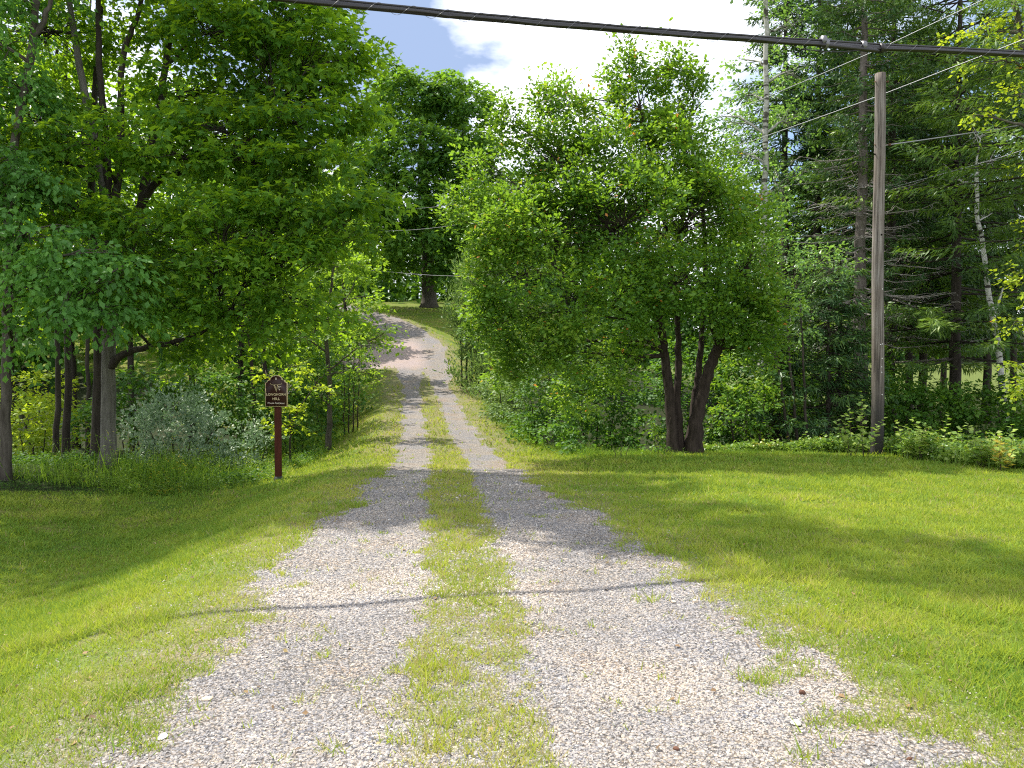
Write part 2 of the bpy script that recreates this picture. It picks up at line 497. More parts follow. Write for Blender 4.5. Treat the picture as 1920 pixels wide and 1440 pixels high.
def drive_mat():
    m, n, l, out = new_mat('driveway_gravel')
    g = n.new('ShaderNodeNewGeometry')
    col, hgt = soil_colour(n, l, g.outputs['Position'])
    mk = n.new('ShaderNodeAttribute'); mk.attribute_name = 'gravel'
    pk = n.new('ShaderNodeAttribute'); pk.attribute_name = 'pink'
    v1 = n.new('ShaderNodeTexVoronoi'); v1.inputs['Scale'].default_value = 62
    v2 = n.new('ShaderNodeTexVoronoi'); v2.inputs['Scale'].default_value = 33
    zb = n.new('ShaderNodeTexNoise'); zb.inputs['Scale'].default_value = 1.4; zb.inputs['Detail'].default_value = 4
    for k in (v1, v2, zb): l.new(g.outputs['Position'], k.inputs['Vector'])
    s1 = n.new('ShaderNodeSeparateColor'); l.new(v1.outputs['Color'], s1.inputs[0])
    r1 = ramp(n, [(0, (.13, .13, .13)), (.22, (.27, .265, .275)), (.5, (.32, .30, .29)), (.72, (.40, .345, .285)), (.9, (.46, .415, .365)), (1, (.62, .59, .55))])
    l.new(s1.outputs[0], r1.inputs[0])
    # dark gaps between the stones
    rg = ramp(n, [(0, (1.1, 1.1, 1.1)), (.45, (.9, .9, .9)), (.75, (.38, .36, .34))])
    dm = n.new('ShaderNodeMath'); dm.operation = 'MULTIPLY'; dm.inputs[1].default_value = 1.15
    l.new(v1.outputs['Distance'], dm.inputs[0]); l.new(dm.outputs[0], rg.inputs[0])
    mu = n.new('ShaderNodeMix'); mu.data_type = 'RGBA'; mu.blend_type = 'MULTIPLY'; mu.inputs['Factor'].default_value = 1
    l.new(r1.outputs[0], mu.inputs['A']); l.new(rg.outputs[0], mu.inputs['B'])
    # patches of fine blue-grey and of brown-beige stone
    rb = ramp(n, [(.35, (.86, .90, 1.0)), (.55, (1.0, .97, .93)), (.72, (1.0, .88, .78))])
    l.new(zb.outputs['Fac'], rb.inputs[0])
    mv = n.new('ShaderNodeMix'); mv.data_type = 'RGBA'; mv.blend_type = 'MULTIPLY'; mv.inputs['Factor'].default_value = 1
    l.new(mu.outputs['Result'], mv.inputs['A']); l.new(rb.outputs[0], mv.inputs['B'])
    mp_ = n.new('ShaderNodeMix'); mp_.data_type = 'RGBA'; mp_.inputs['B'].default_value = (.46, .34, .32, 1)
    l.new(pk.outputs['Fac'], mp_.inputs['Factor']); l.new(mv.outputs['Result'], mp_.inputs['A'])
    # worn turf is mixed with bare earth
    ez = n.new('ShaderNodeTexNoise'); ez.inputs['Scale'].default_value = 16; ez.inputs['Detail'].default_value = 5; ez.inputs['Roughness'].default_value = .7
    l.new(g.outputs['Position'], ez.inputs['Vector'])
    er = ramp(n, [(.34, (.15, .15, .15)), (.54, (1, 1, 1))]); l.new(ez.outputs['Fac'], er.inputs[0])
    em = n.new('ShaderNodeMix'); em.data_type = 'RGBA'; em.inputs['B'].default_value = (.21, .165, .11, 1)
    ew = n.new('ShaderNodeAttribute'); ew.attribute_name = 'worn'
    ml = n.new('ShaderNodeMath'); ml.operation = 'MULTIPLY'; l.new(er.outputs[0], ml.inputs[0]); l.new(ew.outputs['Fac'], ml.inputs[1])
    l.new(ml.outputs[0], em.inputs['Factor']); l.new(col, em.inputs['A']); col = em.outputs['Result']
    ct = n.new('ShaderNodeMix'); ct.data_type = 'RGBA'
    rr = ramp(n, [(.10, (0, 0, 0)), (.75, (1, 1, 1))]); l.new(mk.outputs['Fac'], rr.inputs[0])
    l.new(rr.outputs[0], ct.inputs['Factor']); l.new(col, ct.inputs['A']); l.new(mp_.outputs['Result'], ct.inputs['B'])
    p = n.new('ShaderNodeBsdfPrincipled'); p.inputs['Roughness'].default_value = .9; p.inputs['Specular IOR Level'].default_value = .2
    bp = n.new('ShaderNodeBump'); bp.inputs['Strength'].default_value = .8; bp.inputs['Distance'].default_value = .012
    ad = n.new('ShaderNodeMath'); ad.operation = 'ADD'
    l.new(v1.outputs['Distance'], ad.inputs[0]); l.new(v2.outputs['Distance'], ad.inputs[1])
    iv = n.new('ShaderNodeMath'); iv.operation = 'MULTIPLY'; iv.inputs[1].default_value = -1; l.new(ad.outputs[0], iv.inputs[0])
    l.new(iv.outputs[0], bp.inputs['Height']); l.new(bp.outputs[0], p.inputs['Normal'])
    l.new(ct.outputs['Result'], p.inputs['Base Color']); l.new(p.outputs[0], out.inputs[0])
    return m


M['ground'] = ground_mat()
M['drive'] = drive_mat()

# ------------------------------------------------------------------ ground and drive
def grid_faces(nr, nc):
    i = np.arange(nr * nc).reshape(nr, nc)
    return np.stack([i[:-1, :-1], i[:-1, 1:], i[1:, 1:], i[1:, :-1]], -1).reshape(-1, 4)


def lawn_left(y):      # X of the mown edge on the left
    return np.interp(y, [0, 10, 14, 15.6, 22, 34, 38, 46, 60], [-24, -11.5, -7.2, -5.0, -5.4, -7.0, -16, -18, -60])


def lawn_right(y):
    return np.interp(y, [0, 11.4, 13.0, 15.2, 16.7, 17.2, 21, 25, 30, 38, 50, 62], [40, 14, 8.5, 8.0, 7.4, 1.6, .6, -.3, -.6, -.9, 2, 8])


def make_ground():
    ys = np.concatenate([np.arange(-12, 2, 1.0), np.arange(2, 20, .2), np.arange(20, 70, .6), np.geomspace(70, 900, 40)])
    xs = np.concatenate([-np.geomspace(24, 800, 30)[::-1], np.arange(-23.5, -12, .5), np.arange(-12, 12, .22), np.arange(12, 24, .5), np.geomspace(24, 800, 30)])
    X, Y = np.meshgrid(xs, ys)
    Z = H(X, Y)
    s = np.abs(X - xc(Y))
    inside = (s < 2.6) & (Y > .6) & (Y < 70)
    Z = Z - .035 * inside * (1 - sstep(2.35, 2.6, s))     # the bed the gravel lies in
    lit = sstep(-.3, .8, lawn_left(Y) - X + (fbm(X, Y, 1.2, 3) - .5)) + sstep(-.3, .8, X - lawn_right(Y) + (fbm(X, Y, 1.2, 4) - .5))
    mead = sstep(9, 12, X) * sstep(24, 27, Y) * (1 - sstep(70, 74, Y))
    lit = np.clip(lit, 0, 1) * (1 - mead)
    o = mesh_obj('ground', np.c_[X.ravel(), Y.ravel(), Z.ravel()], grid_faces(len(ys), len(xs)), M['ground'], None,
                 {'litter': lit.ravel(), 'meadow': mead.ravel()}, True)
    props(o, 'mown lawn and woodland ground on both sides of the drive', kind='structure')


def make_drive():
    ts = [0.7]
    while ts[-1] < 70:
        ts.append(ts[-1] + max(.05, .014 * ts[-1]))
    ts = np.array(ts)
    ss = np.linspace(-1, 1, 119)
    half = 2.5
    S, T = np.meshgrid(ss, ts)
    wl_ = half + np.where(T > 38, 6.5 * sstep(38.4, 39.2, T) * (1 - sstep(43, 46, T)), 0)
    X = xc(T) + np.where(S < 0, S * wl_, S * half) 
    Z = H(X, T) + .006 - .05 * sstep(.94, 1.0, np.abs(S))
    g = mask(X, T)
    pink = sstep(37.5, 39, T) * (1 - sstep(44, 46.5, T)) * sstep(-.6, .5, -(X - xc(T))) * .45
    o = mesh_obj('driveway', np.c_[X.ravel(), T.ravel(), Z.ravel()], grid_faces(len(ts), len(ss)), M['drive'], None,
                 {'gravel': g.ravel(), 'pink': pink.ravel(), 'worn': (.6 * (1 - sstep(1.5, 2.2, np.abs(X - xc(T))))).ravel()}, True)
    props(o, 'gravel driveway with two wheel tracks and a grassy middle strip climbing the hill', kind='structure')


make_ground()
make_drive()

# ------------------------------------------------------------------ leaves
TPL = {
    # u along the leaf, v across, w up
    'quad': (np.array([(0, 0, 0), (.5, -.32, .06), (1, 0, -.05), (.5, .32, .06)]), np.array([(0, 1, 2), (0, 2, 3)])),
    'round': (np.array([(0, 0, 0), (.4, -.42, .05), (1, 0, -.06), (.4, .42, .05)]), np.array([(0, 1, 2), (0, 2, 3)])),
    'slim': (np.array([(0, 0, 0), (.45, -.13, .02), (1, 0, -.04), (.45, .13, .02)]), np.array([(0, 1, 2), (0, 2, 3)])),
    'blade': (np.array([(0, -.06, 0), (0, .06, 0), (1, 0, 0)]), np.array([(0, 1, 2)])),
    'maple': (np.array([(0, 0, 0), (.22, -.52, -.03), (.45, -.24, .03), (1, 0, -.08), (.45, .24, .03), (.22, .52, -.03)]),
              np.array([(0, 1, 2), (0, 2, 3), (0, 3, 4), (0, 4, 5)])),
    'clump': (np.array([(0, 0, 0), (.35, -.5, .1), (.6, -.15, 0), (1, -.1, -.1), (.62, .2, .05), (.3, .5, .1)]),
              np.array([(0, 1, 2), (0, 2, 3), (0, 3, 4), (0, 4, 5)])),
}


def norm(a):
    return a / (np.linalg.norm(a, axis=-1, keepdims=True) + 1e-9)


def leaves(pos, d, nrm, size, kind, tone):
    tv, tf = TPL[kind]
    d = norm(d); b = norm(np.cross(nrm, d)); n2 = np.cross(d, b)
    sz = size[:, None, None]
    v = pos[:, None] + sz * (tv[None, :, 0:1] * d[:, None] + tv[None, :, 1:2] * b[:, None] + tv[None, :, 2:3] * n2[:, None])
    f = (tf[None] + (np.arange(len(pos)) * len(tv))[:, None, None]).reshape(-1, 3)
    return v.reshape(-1, 3), f, np.repeat(tone, len(tv))


def rand_dir(rng, n):
    return norm(rng.normal(0, 1, (n, 3)))


def clusters(lobes, rng, dens, shell=.62, gap=0., grain=.4):
    """lobes: rows (x,y,z,rx,ry,rz[,mul]) -> cluster centres, outward directions, lobe index"""
    C, O, I = [], [], []
    for i, L in enumerate(lobes):
        r = np.array(L[3:6]); mul = L[6] if len(L) > 6 else 1.
        area = 4 * pi * ((((r[0] * r[1]) ** 1.6 + (r[0] * r[2]) ** 1.6 + (r[1] * r[2]) ** 1.6) / 3) ** (1 / 1.6))
        n = max(4, int(area * dens * mul))
        d = rand_dir(rng, n)
        k = shell + (1.04 - shell) * rng.random(n) ** .8
        C.append(np.array(L[:3]) + d * r * k[:, None]); O.append(norm(d / r)); I.append(np.full(n, i))
    C, O, I = np.vstack(C), np.vstack(O), np.concatenate(I)
    if gap > 0:
        k = 2.1 / grain
        w = sum(np.sin(C @ (v * k) + p) for v, p in ((np.array([1.0, .3, .5]), .7), (np.array([-.4, 1.1, .6]), 2.1), (np.array([.5, -.6, 1.2]), 4.0), (np.array([1.4, .9, -1.1]), 5.2)))
        keep = w > np.quantile(w, gap)
        C, O, I = C[keep], O[keep], I[keep]
    return C, O, I


def cluster_leaves(C, O, rng, per, rad, size, kind, flat=.5, droop=.25, up=1.2, tvar=.5, odd=0.0, ctone=None):
    n = len(C)
    ct = np.clip(rng.normal(.44, .17, n) + .16 * np.sin(C @ np.array([1.1, .7, .9])) , .02, .9)
    twigs = max(2, per // 9)
    # twig directions of each cluster
    td = norm(O[:, None] * .9 + rng.normal(0, .75, (n, twigs, 3)))
    td[..., 2] *= flat
    td = norm(td)
    m = per
    k = rng.integers(0, twigs, (n, m))
    D = td[np.arange(n)[:, None], k]
    t = rng.random((n, m)) ** .8
    pos = C[:, None] + D * (t * rad * 1.5)[..., None] - O[:, None] * rad * .35
    side = rng.normal(0, 1, (n, m, 3)); side[..., 2] *= .45
    pos = pos + side * rad * .16
    pos[..., 2] -= droop * rad * t ** 2
    ld = norm(D * .55 + norm(side) * .8 + np.array([0, 0, -droop]))
    nr = norm(np.array([0, 0, up]) + O[:, None] * .35 + rng.normal(0, .55, (n, m, 3)))
    sz = size * (.7 + .6 * rng.random((n, m)))
    tone = np.clip(ct[:, None] + rng.normal(0, .16, (n, m)), 0, .92)
    if odd:
        hot = rng.random(n) < .12
        o = rng.random((n, m)) < (odd * (.3 + 6 * hot[:, None]))
        tone = np.where(o, .99, tone)
    return leaves(pos.reshape(-1, 3), ld.reshape(-1, 3), nr.reshape(-1, 3), sz.ravel(), kind, tone.ravel())


TRI = 0


def broadleaf(name, label, cat, base, trunks, lobes, leaf, bark, group=None, seed=1, dens=1.6, per=36, rad=.42, size=.1, kind='quad',
              flat=.5, droop=.25, shell=.62, twig_r=.012, limb=True, twigs=True, odd=0., sides=9, thin=False, trunk_name='trunk', gap=.18, grain=None, limb_min=-9, up=1.2):
    """trunks: list of (points, r0, r1); lobes rows in world coordinates; base (x,y)"""
    global TRI
    rng = np.random.default_rng(seed)
    bz = Hf(*base)
    org = np.array([base[0], base[1], bz])
    root = empty(name, org, label, cat, group)
    paths = []
    for pts, r0, r1 in trunks:
        p = curve_pts(pts, max(10, 5 * len(pts)), .012, rng)
        rr = np.linspace(0, 1, len(p)); rad_ = r0 + (r1 - r0) * rr
        h = p[:, 2] - p[0, 2]
        rad_ = rad_ * (1 + .5 * np.exp(-np.maximum(h, 0) / .25) * (p[0, 2] < bz + .3))
        g = Geo(); g.tube(p, rad_, sides, True, .12, rng)
        g.build(trunk_name, bark if not paths or bark is not M['bark_pale'] else M['bark_dark'], root, org, smooth=True)
        paths.append((p, rad_))
    lobes = [tuple(l) for l in lobes]
    C, O, I = clusters(lobes, rng, dens, shell, gap, grain or rad * 1.3)
    ok = C[:, 2] > H(C[:, 0], C[:, 1]) + .1
    C, O, I = C[ok], O[ok], I[ok]
    allp = np.vstack([p for p, _ in paths]); allr = np.concatenate([r for _, r in paths])
    limbs = []
    for i, L in enumerate(lobes):
        c = np.array(L[:3])
        cand = allp.copy()
        dd = np.linalg.norm(cand - (c - np.array([0, 0, .45 * np.linalg.norm((cand - c)[:, :2], axis=1).min()])), axis=1) + 3 * np.maximum(cand[:, 2] - c[2], 0)
        j = int(np.argmin(dd)); a = cand[j]; ra = allr[j]
        dist = np.linalg.norm(c - a)
        mid = (a + c) / 2 + np.array([0, 0, .08 * dist]) + rng.normal(0, .05 * dist + .01, 3)
        lp = curve_pts([a, mid, c], 8, .02, rng)
        limbs.append(lp)
        if bark is M['bark_pale']: bark = M['bark_dark']
        if limb and dist > .4 and c[2] > bz + limb_min:
            g = Geo(); r0 = min(ra * .55, .02 + .018 * dist + .012 * max(L[3:6]))
            g.tube(lp, np.linspace(r0, max(.008, r0 * .3), len(lp)), 6, True)
            g.build('limb', bark, root, org, smooth=True)
    if twigs:
        g = Geo()
        for c, i in zip(C, I):
            lp = limbs[i]
            j = rng.integers(len(lp) // 3, len(lp)); a = lp[j]
            mid = (a + c) / 2 + rng.normal(0, .06, 3) + np.array([0, 0, .04])
            g.tube(np.array([a, mid, c]), (twig_r, twig_r * .7, twig_r * .3), 3, False)
        o = g.build('twigs', bark, root, org)
        props(o, kind='stuff')
    v, f, t = cluster_leaves(C, O, rng, per, rad, size, kind, flat, droop, up, odd=odd)
    TRI += len(f)
    o = mesh_obj('crown', v, f, leaf, root, t, False, org)
    props(o, kind='stuff')
    return root


def random_crown(rng, x, y, z0, z1, R, n=12, squash=1.0):
    """lobes that make up an uneven crown between heights z0 and z1"""
    out = []
    zc_, hz = (z0 + z1) / 2, (z1 - z0) / 2
    for k in range(n):
        t = rng.random() * 2 - 1
        rr = R * math.sqrt(max(0.05, 1 - abs(t) ** 2.2)) * (.45 + .3 * rng.random())
        a = rng.random() * 2 * pi
        r = R * (.34 + .18 * rng.random())
        out.append((x + rr * cos(a), y + rr * sin(a) * squash, zc_ + t * hz * .78, r, r, r * (.7 + .25 * rng.random())))
    out.append((x, y, zc_, R * .55, R * .55, hz * .7))
    return out


def simple_tree(name, label, px, d, top, bot, R, leaf, bark, seed, group=None, size=.17, dens=.9, per=26, rad=.6, kind='quad', tr=.16, n=12, cat='tree', shell=.7, flat=.6, base_px=None):
    rng = np.random.default_rng(seed + 900)
    x = (px - 960) / F * d
    zb = Hf(x, d)
    zt = at(px, top, d)[2]; z0 = at(px, bot, d)[2]
    lobes = random_crown(rng, x, d, z0, zt, R, n)
    lean = rng.normal(0, .25, 2)
    trunk = [((x, d, zb - .1), (x + lean[0] * .4, d, zb + (zt - zb) * .35), (x + lean[0], d + lean[1], zb + (zt - zb) * .8))]
    return broadleaf(name, label, cat, (x, d), [(trunk[0], tr, tr * .3)], lobes, leaf, bark, group, seed, dens, per, rad, size, kind, flat=flat,
                     shell=shell, twigs=False, limb=(d < 30), sides=7)


def L(px, py, d, rx, ry, rz, mul=1.):
    p = at(px, py, d)
    return (p[0], p[1], p[2], rx, ry, rz, mul)


def T(*pts):
    """trunk points from (px,py,d)"""
    return [tuple(at(*p)) for p in pts]


def base_of(px, d):
    return ((px - 960) / F * d, d)


def foot(px, d):
    x, y = base_of(px, d)
    return (x, y, Hf(x, y) - .08)


# ------------------------------------------------------------------ trees on the left of the drive
def left_trees():
    # the big maple
    bx = base_of(200, 16)
    f0 = foot(200, 16)
    tr = [([f0] + T((205, 600, 16), (207, 420, 16), (190, 330, 16), (150, 130, 16.2), (120, -60, 16.3)), .155, .05),
          (T((207, 440, 16), (200, 300, 16), (187, 120, 16), (180, -150, 16)), .10, .04),
          (T((207, 430, 16), (225, 300, 16), (228, 110, 16), (262, 20, 16), (290, -160, 16)), .09, .03),
          (T((210, 560, 16), (262, 400, 16.4), (290, 240, 16.5), (320, 60, 16.6), (330, -140, 16.6)), .12, .04),
          (T((262, 390, 16.4), (300, 335, 16), (390, 310, 15.6), (455, 270, 15.3), (520, 235, 15)), .09, .03),
          (T((205, 690, 16), (240, 660, 15.8), (330, 640, 15.5), (420, 610, 15)), .09, .03)]
    lobes = [(-5.0, 13.4, 12.2, 1.7, 1.4, 1.2, .9), (-3.6, 12.6, 13.4, 1.2, 1.0, .8, .9), (-6.4, 14.6, 12.0, 1.6, 1.4, 1.2, .7), (-2.9, 11.9, 14.2, .9, .8, .5, .9),
        L(120, -220, 16, 3.2, 3, 2.0, .45), L(330, -220, 16, 3.2, 3, 2.0, .45), L(200, -420, 16.5, 3.0, 2.6, 1.6, .4), L(205, 480, 14.8, .8, .6, .4), L(210, 560, 14.8, .7, .6, .3), L(690, 200, 14.8, .3, .35, .15), L(500, 110, 15.4, 1.0, 1.0, .5), L(60, 300, 15.4, 1., .8, .5), L(680, 440, 14.8, .35, .4, .2),
        L(60, 60, 16.8, 1.6, 1.6, .9, .8), L(350, 20, 16.5, 1.3, 1.6, .8, .8), L(450, 60, 15.6, 1.4, 1.5, .75), L(540, 10, 15.2, 1.0, 1.0, .6),
        L(590, 90, 15.2, .95, .9, .55), L(655, 95, 15, .48, .6, .4), L(560, 160, 15.2, .7, .8, .28), L(640, 150, 15.2, .5, .5, .2),
        L(380, 170, 15.8, 1.3, 1.4, .55), L(420, 240, 15.2, 1.3, 1.3, .5), L(560, 235, 15, 1.1, 1.1, .35), L(640, 215, 14.8, .6, .7, .28),
        L(70, 230, 16.2, 1.5, 1.4, .8), L(180, 260, 14.6, 1.1, 1.0, .5, .8), L(330, 290, 14.8, 1.1, 1.0, .4, .8), L(480, 310, 15, 1.2, 1.1, .4), L(600, 310, 14.8, .9, .9, .38),
        L(110, 380, 15, 1.3, 1.1, .5), L(300, 420, 14.8, 1.2, 1.0, .5), L(430, 400, 14.8, 1.2, 1.1, .5), L(560, 390, 14.6, 1.0, .9, .42), L(650, 385, 14.5, .65, .6, .25),
        L(715, 368, 14.3, .30, .25, .12, 1.2), L(400, 500, 14.6, 1.2, 1.0, .45), L(530, 480, 14.6, 1.0, .9, .42), L(620, 460, 14.6, .65, .6, .32),
        L(300, 560, 14.6, 1.1, .9, .4), L(440, 580, 14.6, 1.0, .9, .38), L(560, 560, 14.8, .85, .8, .38), L(330, 650, 15.4, .7, .8, .25, .8), L(470, 640, 15.2, .7, .7, .25, .8),
        L(160, 520, 14.6, 1.0, .9, .5), L(620, 600, 15.5, .5, .5, .3, .8), L(40, 520, 15, 1.1, 1, .5)]
    broadleaf('maple_tree', 'large maple spreading over the left lawn, pale grey trunk dividing into many stems', 'tree', bx, tr, lobes, M['maple'], M['bark_pale'],
              seed=11, dens=3.5, per=44, rad=.42, size=.135, gap=.08, kind='maple', flat=.35, droop=.3, up=1.1)
    # leafy boughs of an ash hanging in front at the far left
    f1 = foot(6, 14)
    tr = [([f1] + T((12, 700, 14), (16, 480, 14), (22, 300, 14.2), (60, 80, 14.4), (75, -80, 14.5), (70, -300, 14.6)), .095, .05),
          (T((60, 80, 14.4), (85, 30, 14.3), (110, -40, 14.2)), .06, .03)]
    lobes = [L(60, 430, 13, .8, .8, .4), L(150, 470, 12.6, .6, .6, .3), L(40, 520, 12.6, .7, .6, .35), L(130, 560, 12.6, .7, .6, .32), L(220, 505, 12.6, .5, .5, .28),
             L(40, 620, 13, .6, .6, .25, .8), L(220, 590, 12.8, .5, .5, .25), L(-40, 330, 13.4, 1.0, 1.0, .8), L(40, 170, 14.5, .6, 1, .5), L(-60, 60, 14, 1.2, 1.2, 1, .6), L(0, -150, 14.5, 2.2, 2.2, 1.4, .4),
             L(60, 330, 13.4, .5, .5, .25), L(-150, -100, 14, 2, 2, 2, .3)]
    broadleaf('ash_tree', 'ash with a dark bent trunk and low pale green leaves at the far left', 'tree', base_of(6, 14), tr, lobes, M['ash'], M['bark'],
              seed=12, dens=4.8, per=38, rad=.32, size=.125, kind='quad', flat=.6, droop=.75, up=1.0)
    # thin dark trunks behind
    for k, (px, d, r, lab) in enumerate([(103, 19, .075, 'slender dark tree left of its thicker neighbour behind the maple'), (122, 19.5, .10, 'thin dark tree right of a thinner one behind the maple'),
                                         (180, 17.5, .13, 'dark trunked tree close behind the pale maple trunk'), (160, 24, .07, 'skinny sapling standing in the gap behind the big maple')]):
        x, y = base_of(px, d)
        rng = np.random.default_rng(50 + k)
        lobes = random_crown(rng, x, y, Hf(x, y) + 4.4, Hf(x, y) + 11, 2.0, 8)
        broadleaf('slim_tree', lab, 'tree', (x, y), [([foot(px, d)] + T((px + 4, 640, d), (px - 8, 300, d), (px + 10, 0, d)), r, r * .4)], lobes,
                  M['maple'], M['bark_dark'], 'slim trees behind the big maple', 60 + k, .9, 24, .5, .15, 'quad', twigs=False, sides=7)
    # small light tree by the weeds
    tr = [([foot(613, 22)] + T((618, 740, 22), (612, 640, 22), (618, 560, 22), (630, 470, 22)), .085, .03),
          (T((613, 700, 22), (660, 660, 22), (735, 615, 21.6)), .03, .01), (T((613, 660, 22), (560, 620, 22), (520, 560, 22)), .03, .01),
          (T((612, 640, 22), (640, 580, 22.2), (670, 520, 22.4)), .03, .01)]
    lobes = [L(690, 650, 21.6, .7, .6, .16), L(725, 618, 21.6, .28, .3, .14), L(640, 630, 22, .7, .7, .3), L(590, 700, 21.8, .5, .5, .2), L(645, 700, 21.8, .55, .5, .14), L(610, 580, 22, .7, .7, .4),
             L(665, 560, 22.3, .6, .6, .4), L(640, 500, 22.4, .8, .7, .55), L(700, 560, 22.4, .35, .4, .22), L(560, 640, 22, .6, .6, .3), L(540, 570, 22, .6, .6, .4), L(560, 700, 21, .45, .5, .14), L(600, 745, 21.6, .4, .4, .12, .6)]
    broadleaf('young_tree', 'young tree with a thin leaning trunk and airy light green leaves beside the drive', 'tree', base_of(613, 22), tr, lobes, M['light'], M['bark'],
              seed=13, dens=2.6, per=26, rad=.34, size=.105, kind='maple', flat=.5)
    # thicket saplings right of it
    broadleaf('leafy_sapling', 'low bushy sapling with thin upright stems where the bank meets the drive', 'sapling', base_of(650, 25),
              [([foot(645 + 8 * k, 25)] + T((645 + 10 * k, 640, 25)), .02, .01) for k in range(4)],
              [L(660, 690, 25, .7, .7, .5), L(640, 640, 25, .9, .9, .5), L(690, 700, 25, .35, .4, .3), L(640, 740, 25, .6, .6, .45, .7)], M['light'], M['bark_dark'], seed=14, dens=2.2, per=24, rad=.34, size=.10, kind='quad')
    # overhanging yellowish branch tree behind the sign
    broadleaf('sunlit_sapling', 'yellow green sapling lit by the sun behind the brown sign', 'sapling', base_of(540, 19),
              [([foot(545, 19)] + T((540, 760, 19), (520, 690, 19)), .03, .01), (T((543, 800, 19), (585, 730, 19), (610, 700, 19)), .02, .008)],
              [L(540, 690, 19, .5, .5, .12), L(500, 705, 18.8, .35, .3, .1), L(560, 765, 18.6, .5, .4, .14), L(505, 770, 18.6, .35, .3, .12), L(590, 725, 19, .3, .3, .1), L(540, 800, 18.5, .5, .4, .2)],
              M['yellow'], M['bark_dark'], seed=15, dens=4, per=22, rad=.26, size=.10, kind='maple')
    # silvery bush
    b = base_of(335, 18)
    broadleaf('silver_bush', 'rounded silvery green bush between the maple trunk and the sign', 'bush', b,
              [([(b[0] + dx * .3, b[1], Hf(*b) - .05), (b[0] + dx, b[1], Hf(*b) + 1.0)], .03, .012) for dx in (-.7, -.2, .3, .8)],
              [L(330, 790, 18, .85, .8, .55), L(280, 815, 18, .55, .6, .5), L(385, 810, 18, .55, .6, .5), L(310, 855, 17.8, .7, .6, .35), L(380, 860, 17.8, .6, .5, .35), L(340, 755, 18, .45, .5, .25)],
              M['silver'], M['bark_dark'], seed=16, dens=9, per=32, rad=.24, size=.085, kind='quad', droop=-.6, shell=.55, up=.5, limb=False, twigs=False)
    b = base_of(468, 18.5)
    broadleaf('silver_bush', 'small grey green bush close to the left of the sign post', 'bush', b,
              [([(b[0] + dx * .3, b[1], Hf(*b) - .05), (b[0] + dx, b[1], Hf(*b) + .7)], .025, .01) for dx in (-.4, .1, .4)],
              [L(465, 840, 18.5, .55, .5, .42), L(500, 810, 18.8, .35, .4, .3), L(440, 870, 18.2, .5, .4, .25)], M['silver'], M['bark_dark'], seed=17, dens=9, per=30, rad=.22, size=.075, kind='quad', droop=-.4, shell=.55, up=.5, limb=False, twigs=False)
    # wood behind: trees one can tell apart
    G = 'trees of the wood on the left'
    data = [(20, 27, -40, 640, 3.2, 'forest', 'tall dark tree at the far left edge behind the ash'),
            (60, 24, 690, 890, 1.3, 'yellow', 'low sunlit yellow green bush left of the thin trunks'),
            (140, 31, 40, 700, 3.0, 'maple', 'leafy tree filling the gap behind the slim trunks'),
            (250, 28, 150, 650, 2.6, 'forest', 'dark tree straight behind the silvery bush'),
            (360, 33, 120, 780, 3.0, 'maple', 'broad shaded tree behind the silvery bush, right of the dark one'),
            (450, 27, 330, 770, 2.0, 'forest', 'dark low crowned tree left of the sign'),
            (520, 34, 230, 800, 2.8, 'maple', 'green tree rising behind the sign'),
            (590, 38, 290, 760, 2.8, 'light', 'light green tree behind the young tree'),
            (655, 44, 430, 700, 1.9, 'light', 'sunlit small tree at the bend of the drive'),
            (600, 52, 300, 640, 3.2, 'forest', 'dark green tree on the hill left of the bend'),
            (450, 46, 200, 700, 4.2, 'forest', 'wide dark tree high on the hill left of the drive')]
    for k, (px, d, top, bot, R, mat, lab) in enumerate(data):
        low = lab.startswith('low')
        simple_tree('low_bush' if low else 'woodland_tree', lab, px, d, top, bot, R, M[mat], M['bark_dark'], 100 + k, None if low else G, size=.12 if low else .18 + .002 * d,
                    dens=1.15 if not low else 3, per=26, rad=.6 if not low else .35, tr=.05 if low else .15, cat='bush' if low else 'tree', n=13 if not low else 7)
    G = 'dark shrubs under the trees on the left'
    for k, (px, d, lobes, lab) in enumerate([
        (60, 21, [L(40, 800, 21, 1.0, .8, .7), L(100, 790, 22, .9, .8, .7), L(70, 730, 22, .8, .8, .6)], 'bright shrub in the gap left of the slim trunks'),
        (250, 21, [L(240, 770, 21, .9, .8, .8), L(280, 720, 21.5, .9, .8, .6), L(190, 800, 21, .7, .7, .7)], 'dark shrub right behind the pale maple trunk'),
        (400, 22, [L(380, 730, 22, 1.0, .9, .8), L(440, 750, 22, 1.0, .9, .8), L(430, 800, 21.5, .9, .8, .6), L(340, 720, 22, .9, .8, .7)], 'dark shrub behind the silvery bush'),
        (550, 23.5, [L(520, 800, 22.5, .8, .8, .7), L(580, 790, 24, .8, .8, .7), L(560, 730, 24, .9, .8, .7), L(480, 760, 24, .9, .8, .8), L(600, 720, 25, .8, .8, .6)], 'dark shrub filling the shade between the sign and the young tree'),
        (610, 29, [L(600, 760, 28, 1.0, .9, .8), L(640, 740, 29, .9, .9, .8), L(650, 680, 31, 1.1, 1, .9), L(600, 680, 30, 1.2, 1, 1.0)], 'shrub on the slope behind the young tree')]):
        bb = base_of(px, d)
        broadleaf('shade_shrub', lab, 'bush', bb, [([(bb[0] + q * .2, bb[1], Hf(*bb) - .05), (bb[0] + q * .35, bb[1], Hf(*bb) + 1.)], .025, .01) for q in (-1, 0, 1)],
                  lobes, M['yellow' if k == 0 else 'forest'], M['bark_dark'], G, 720 + k, 3.6, 28, .36, .135, 'quad', limb=False, twigs=False, sides=6)
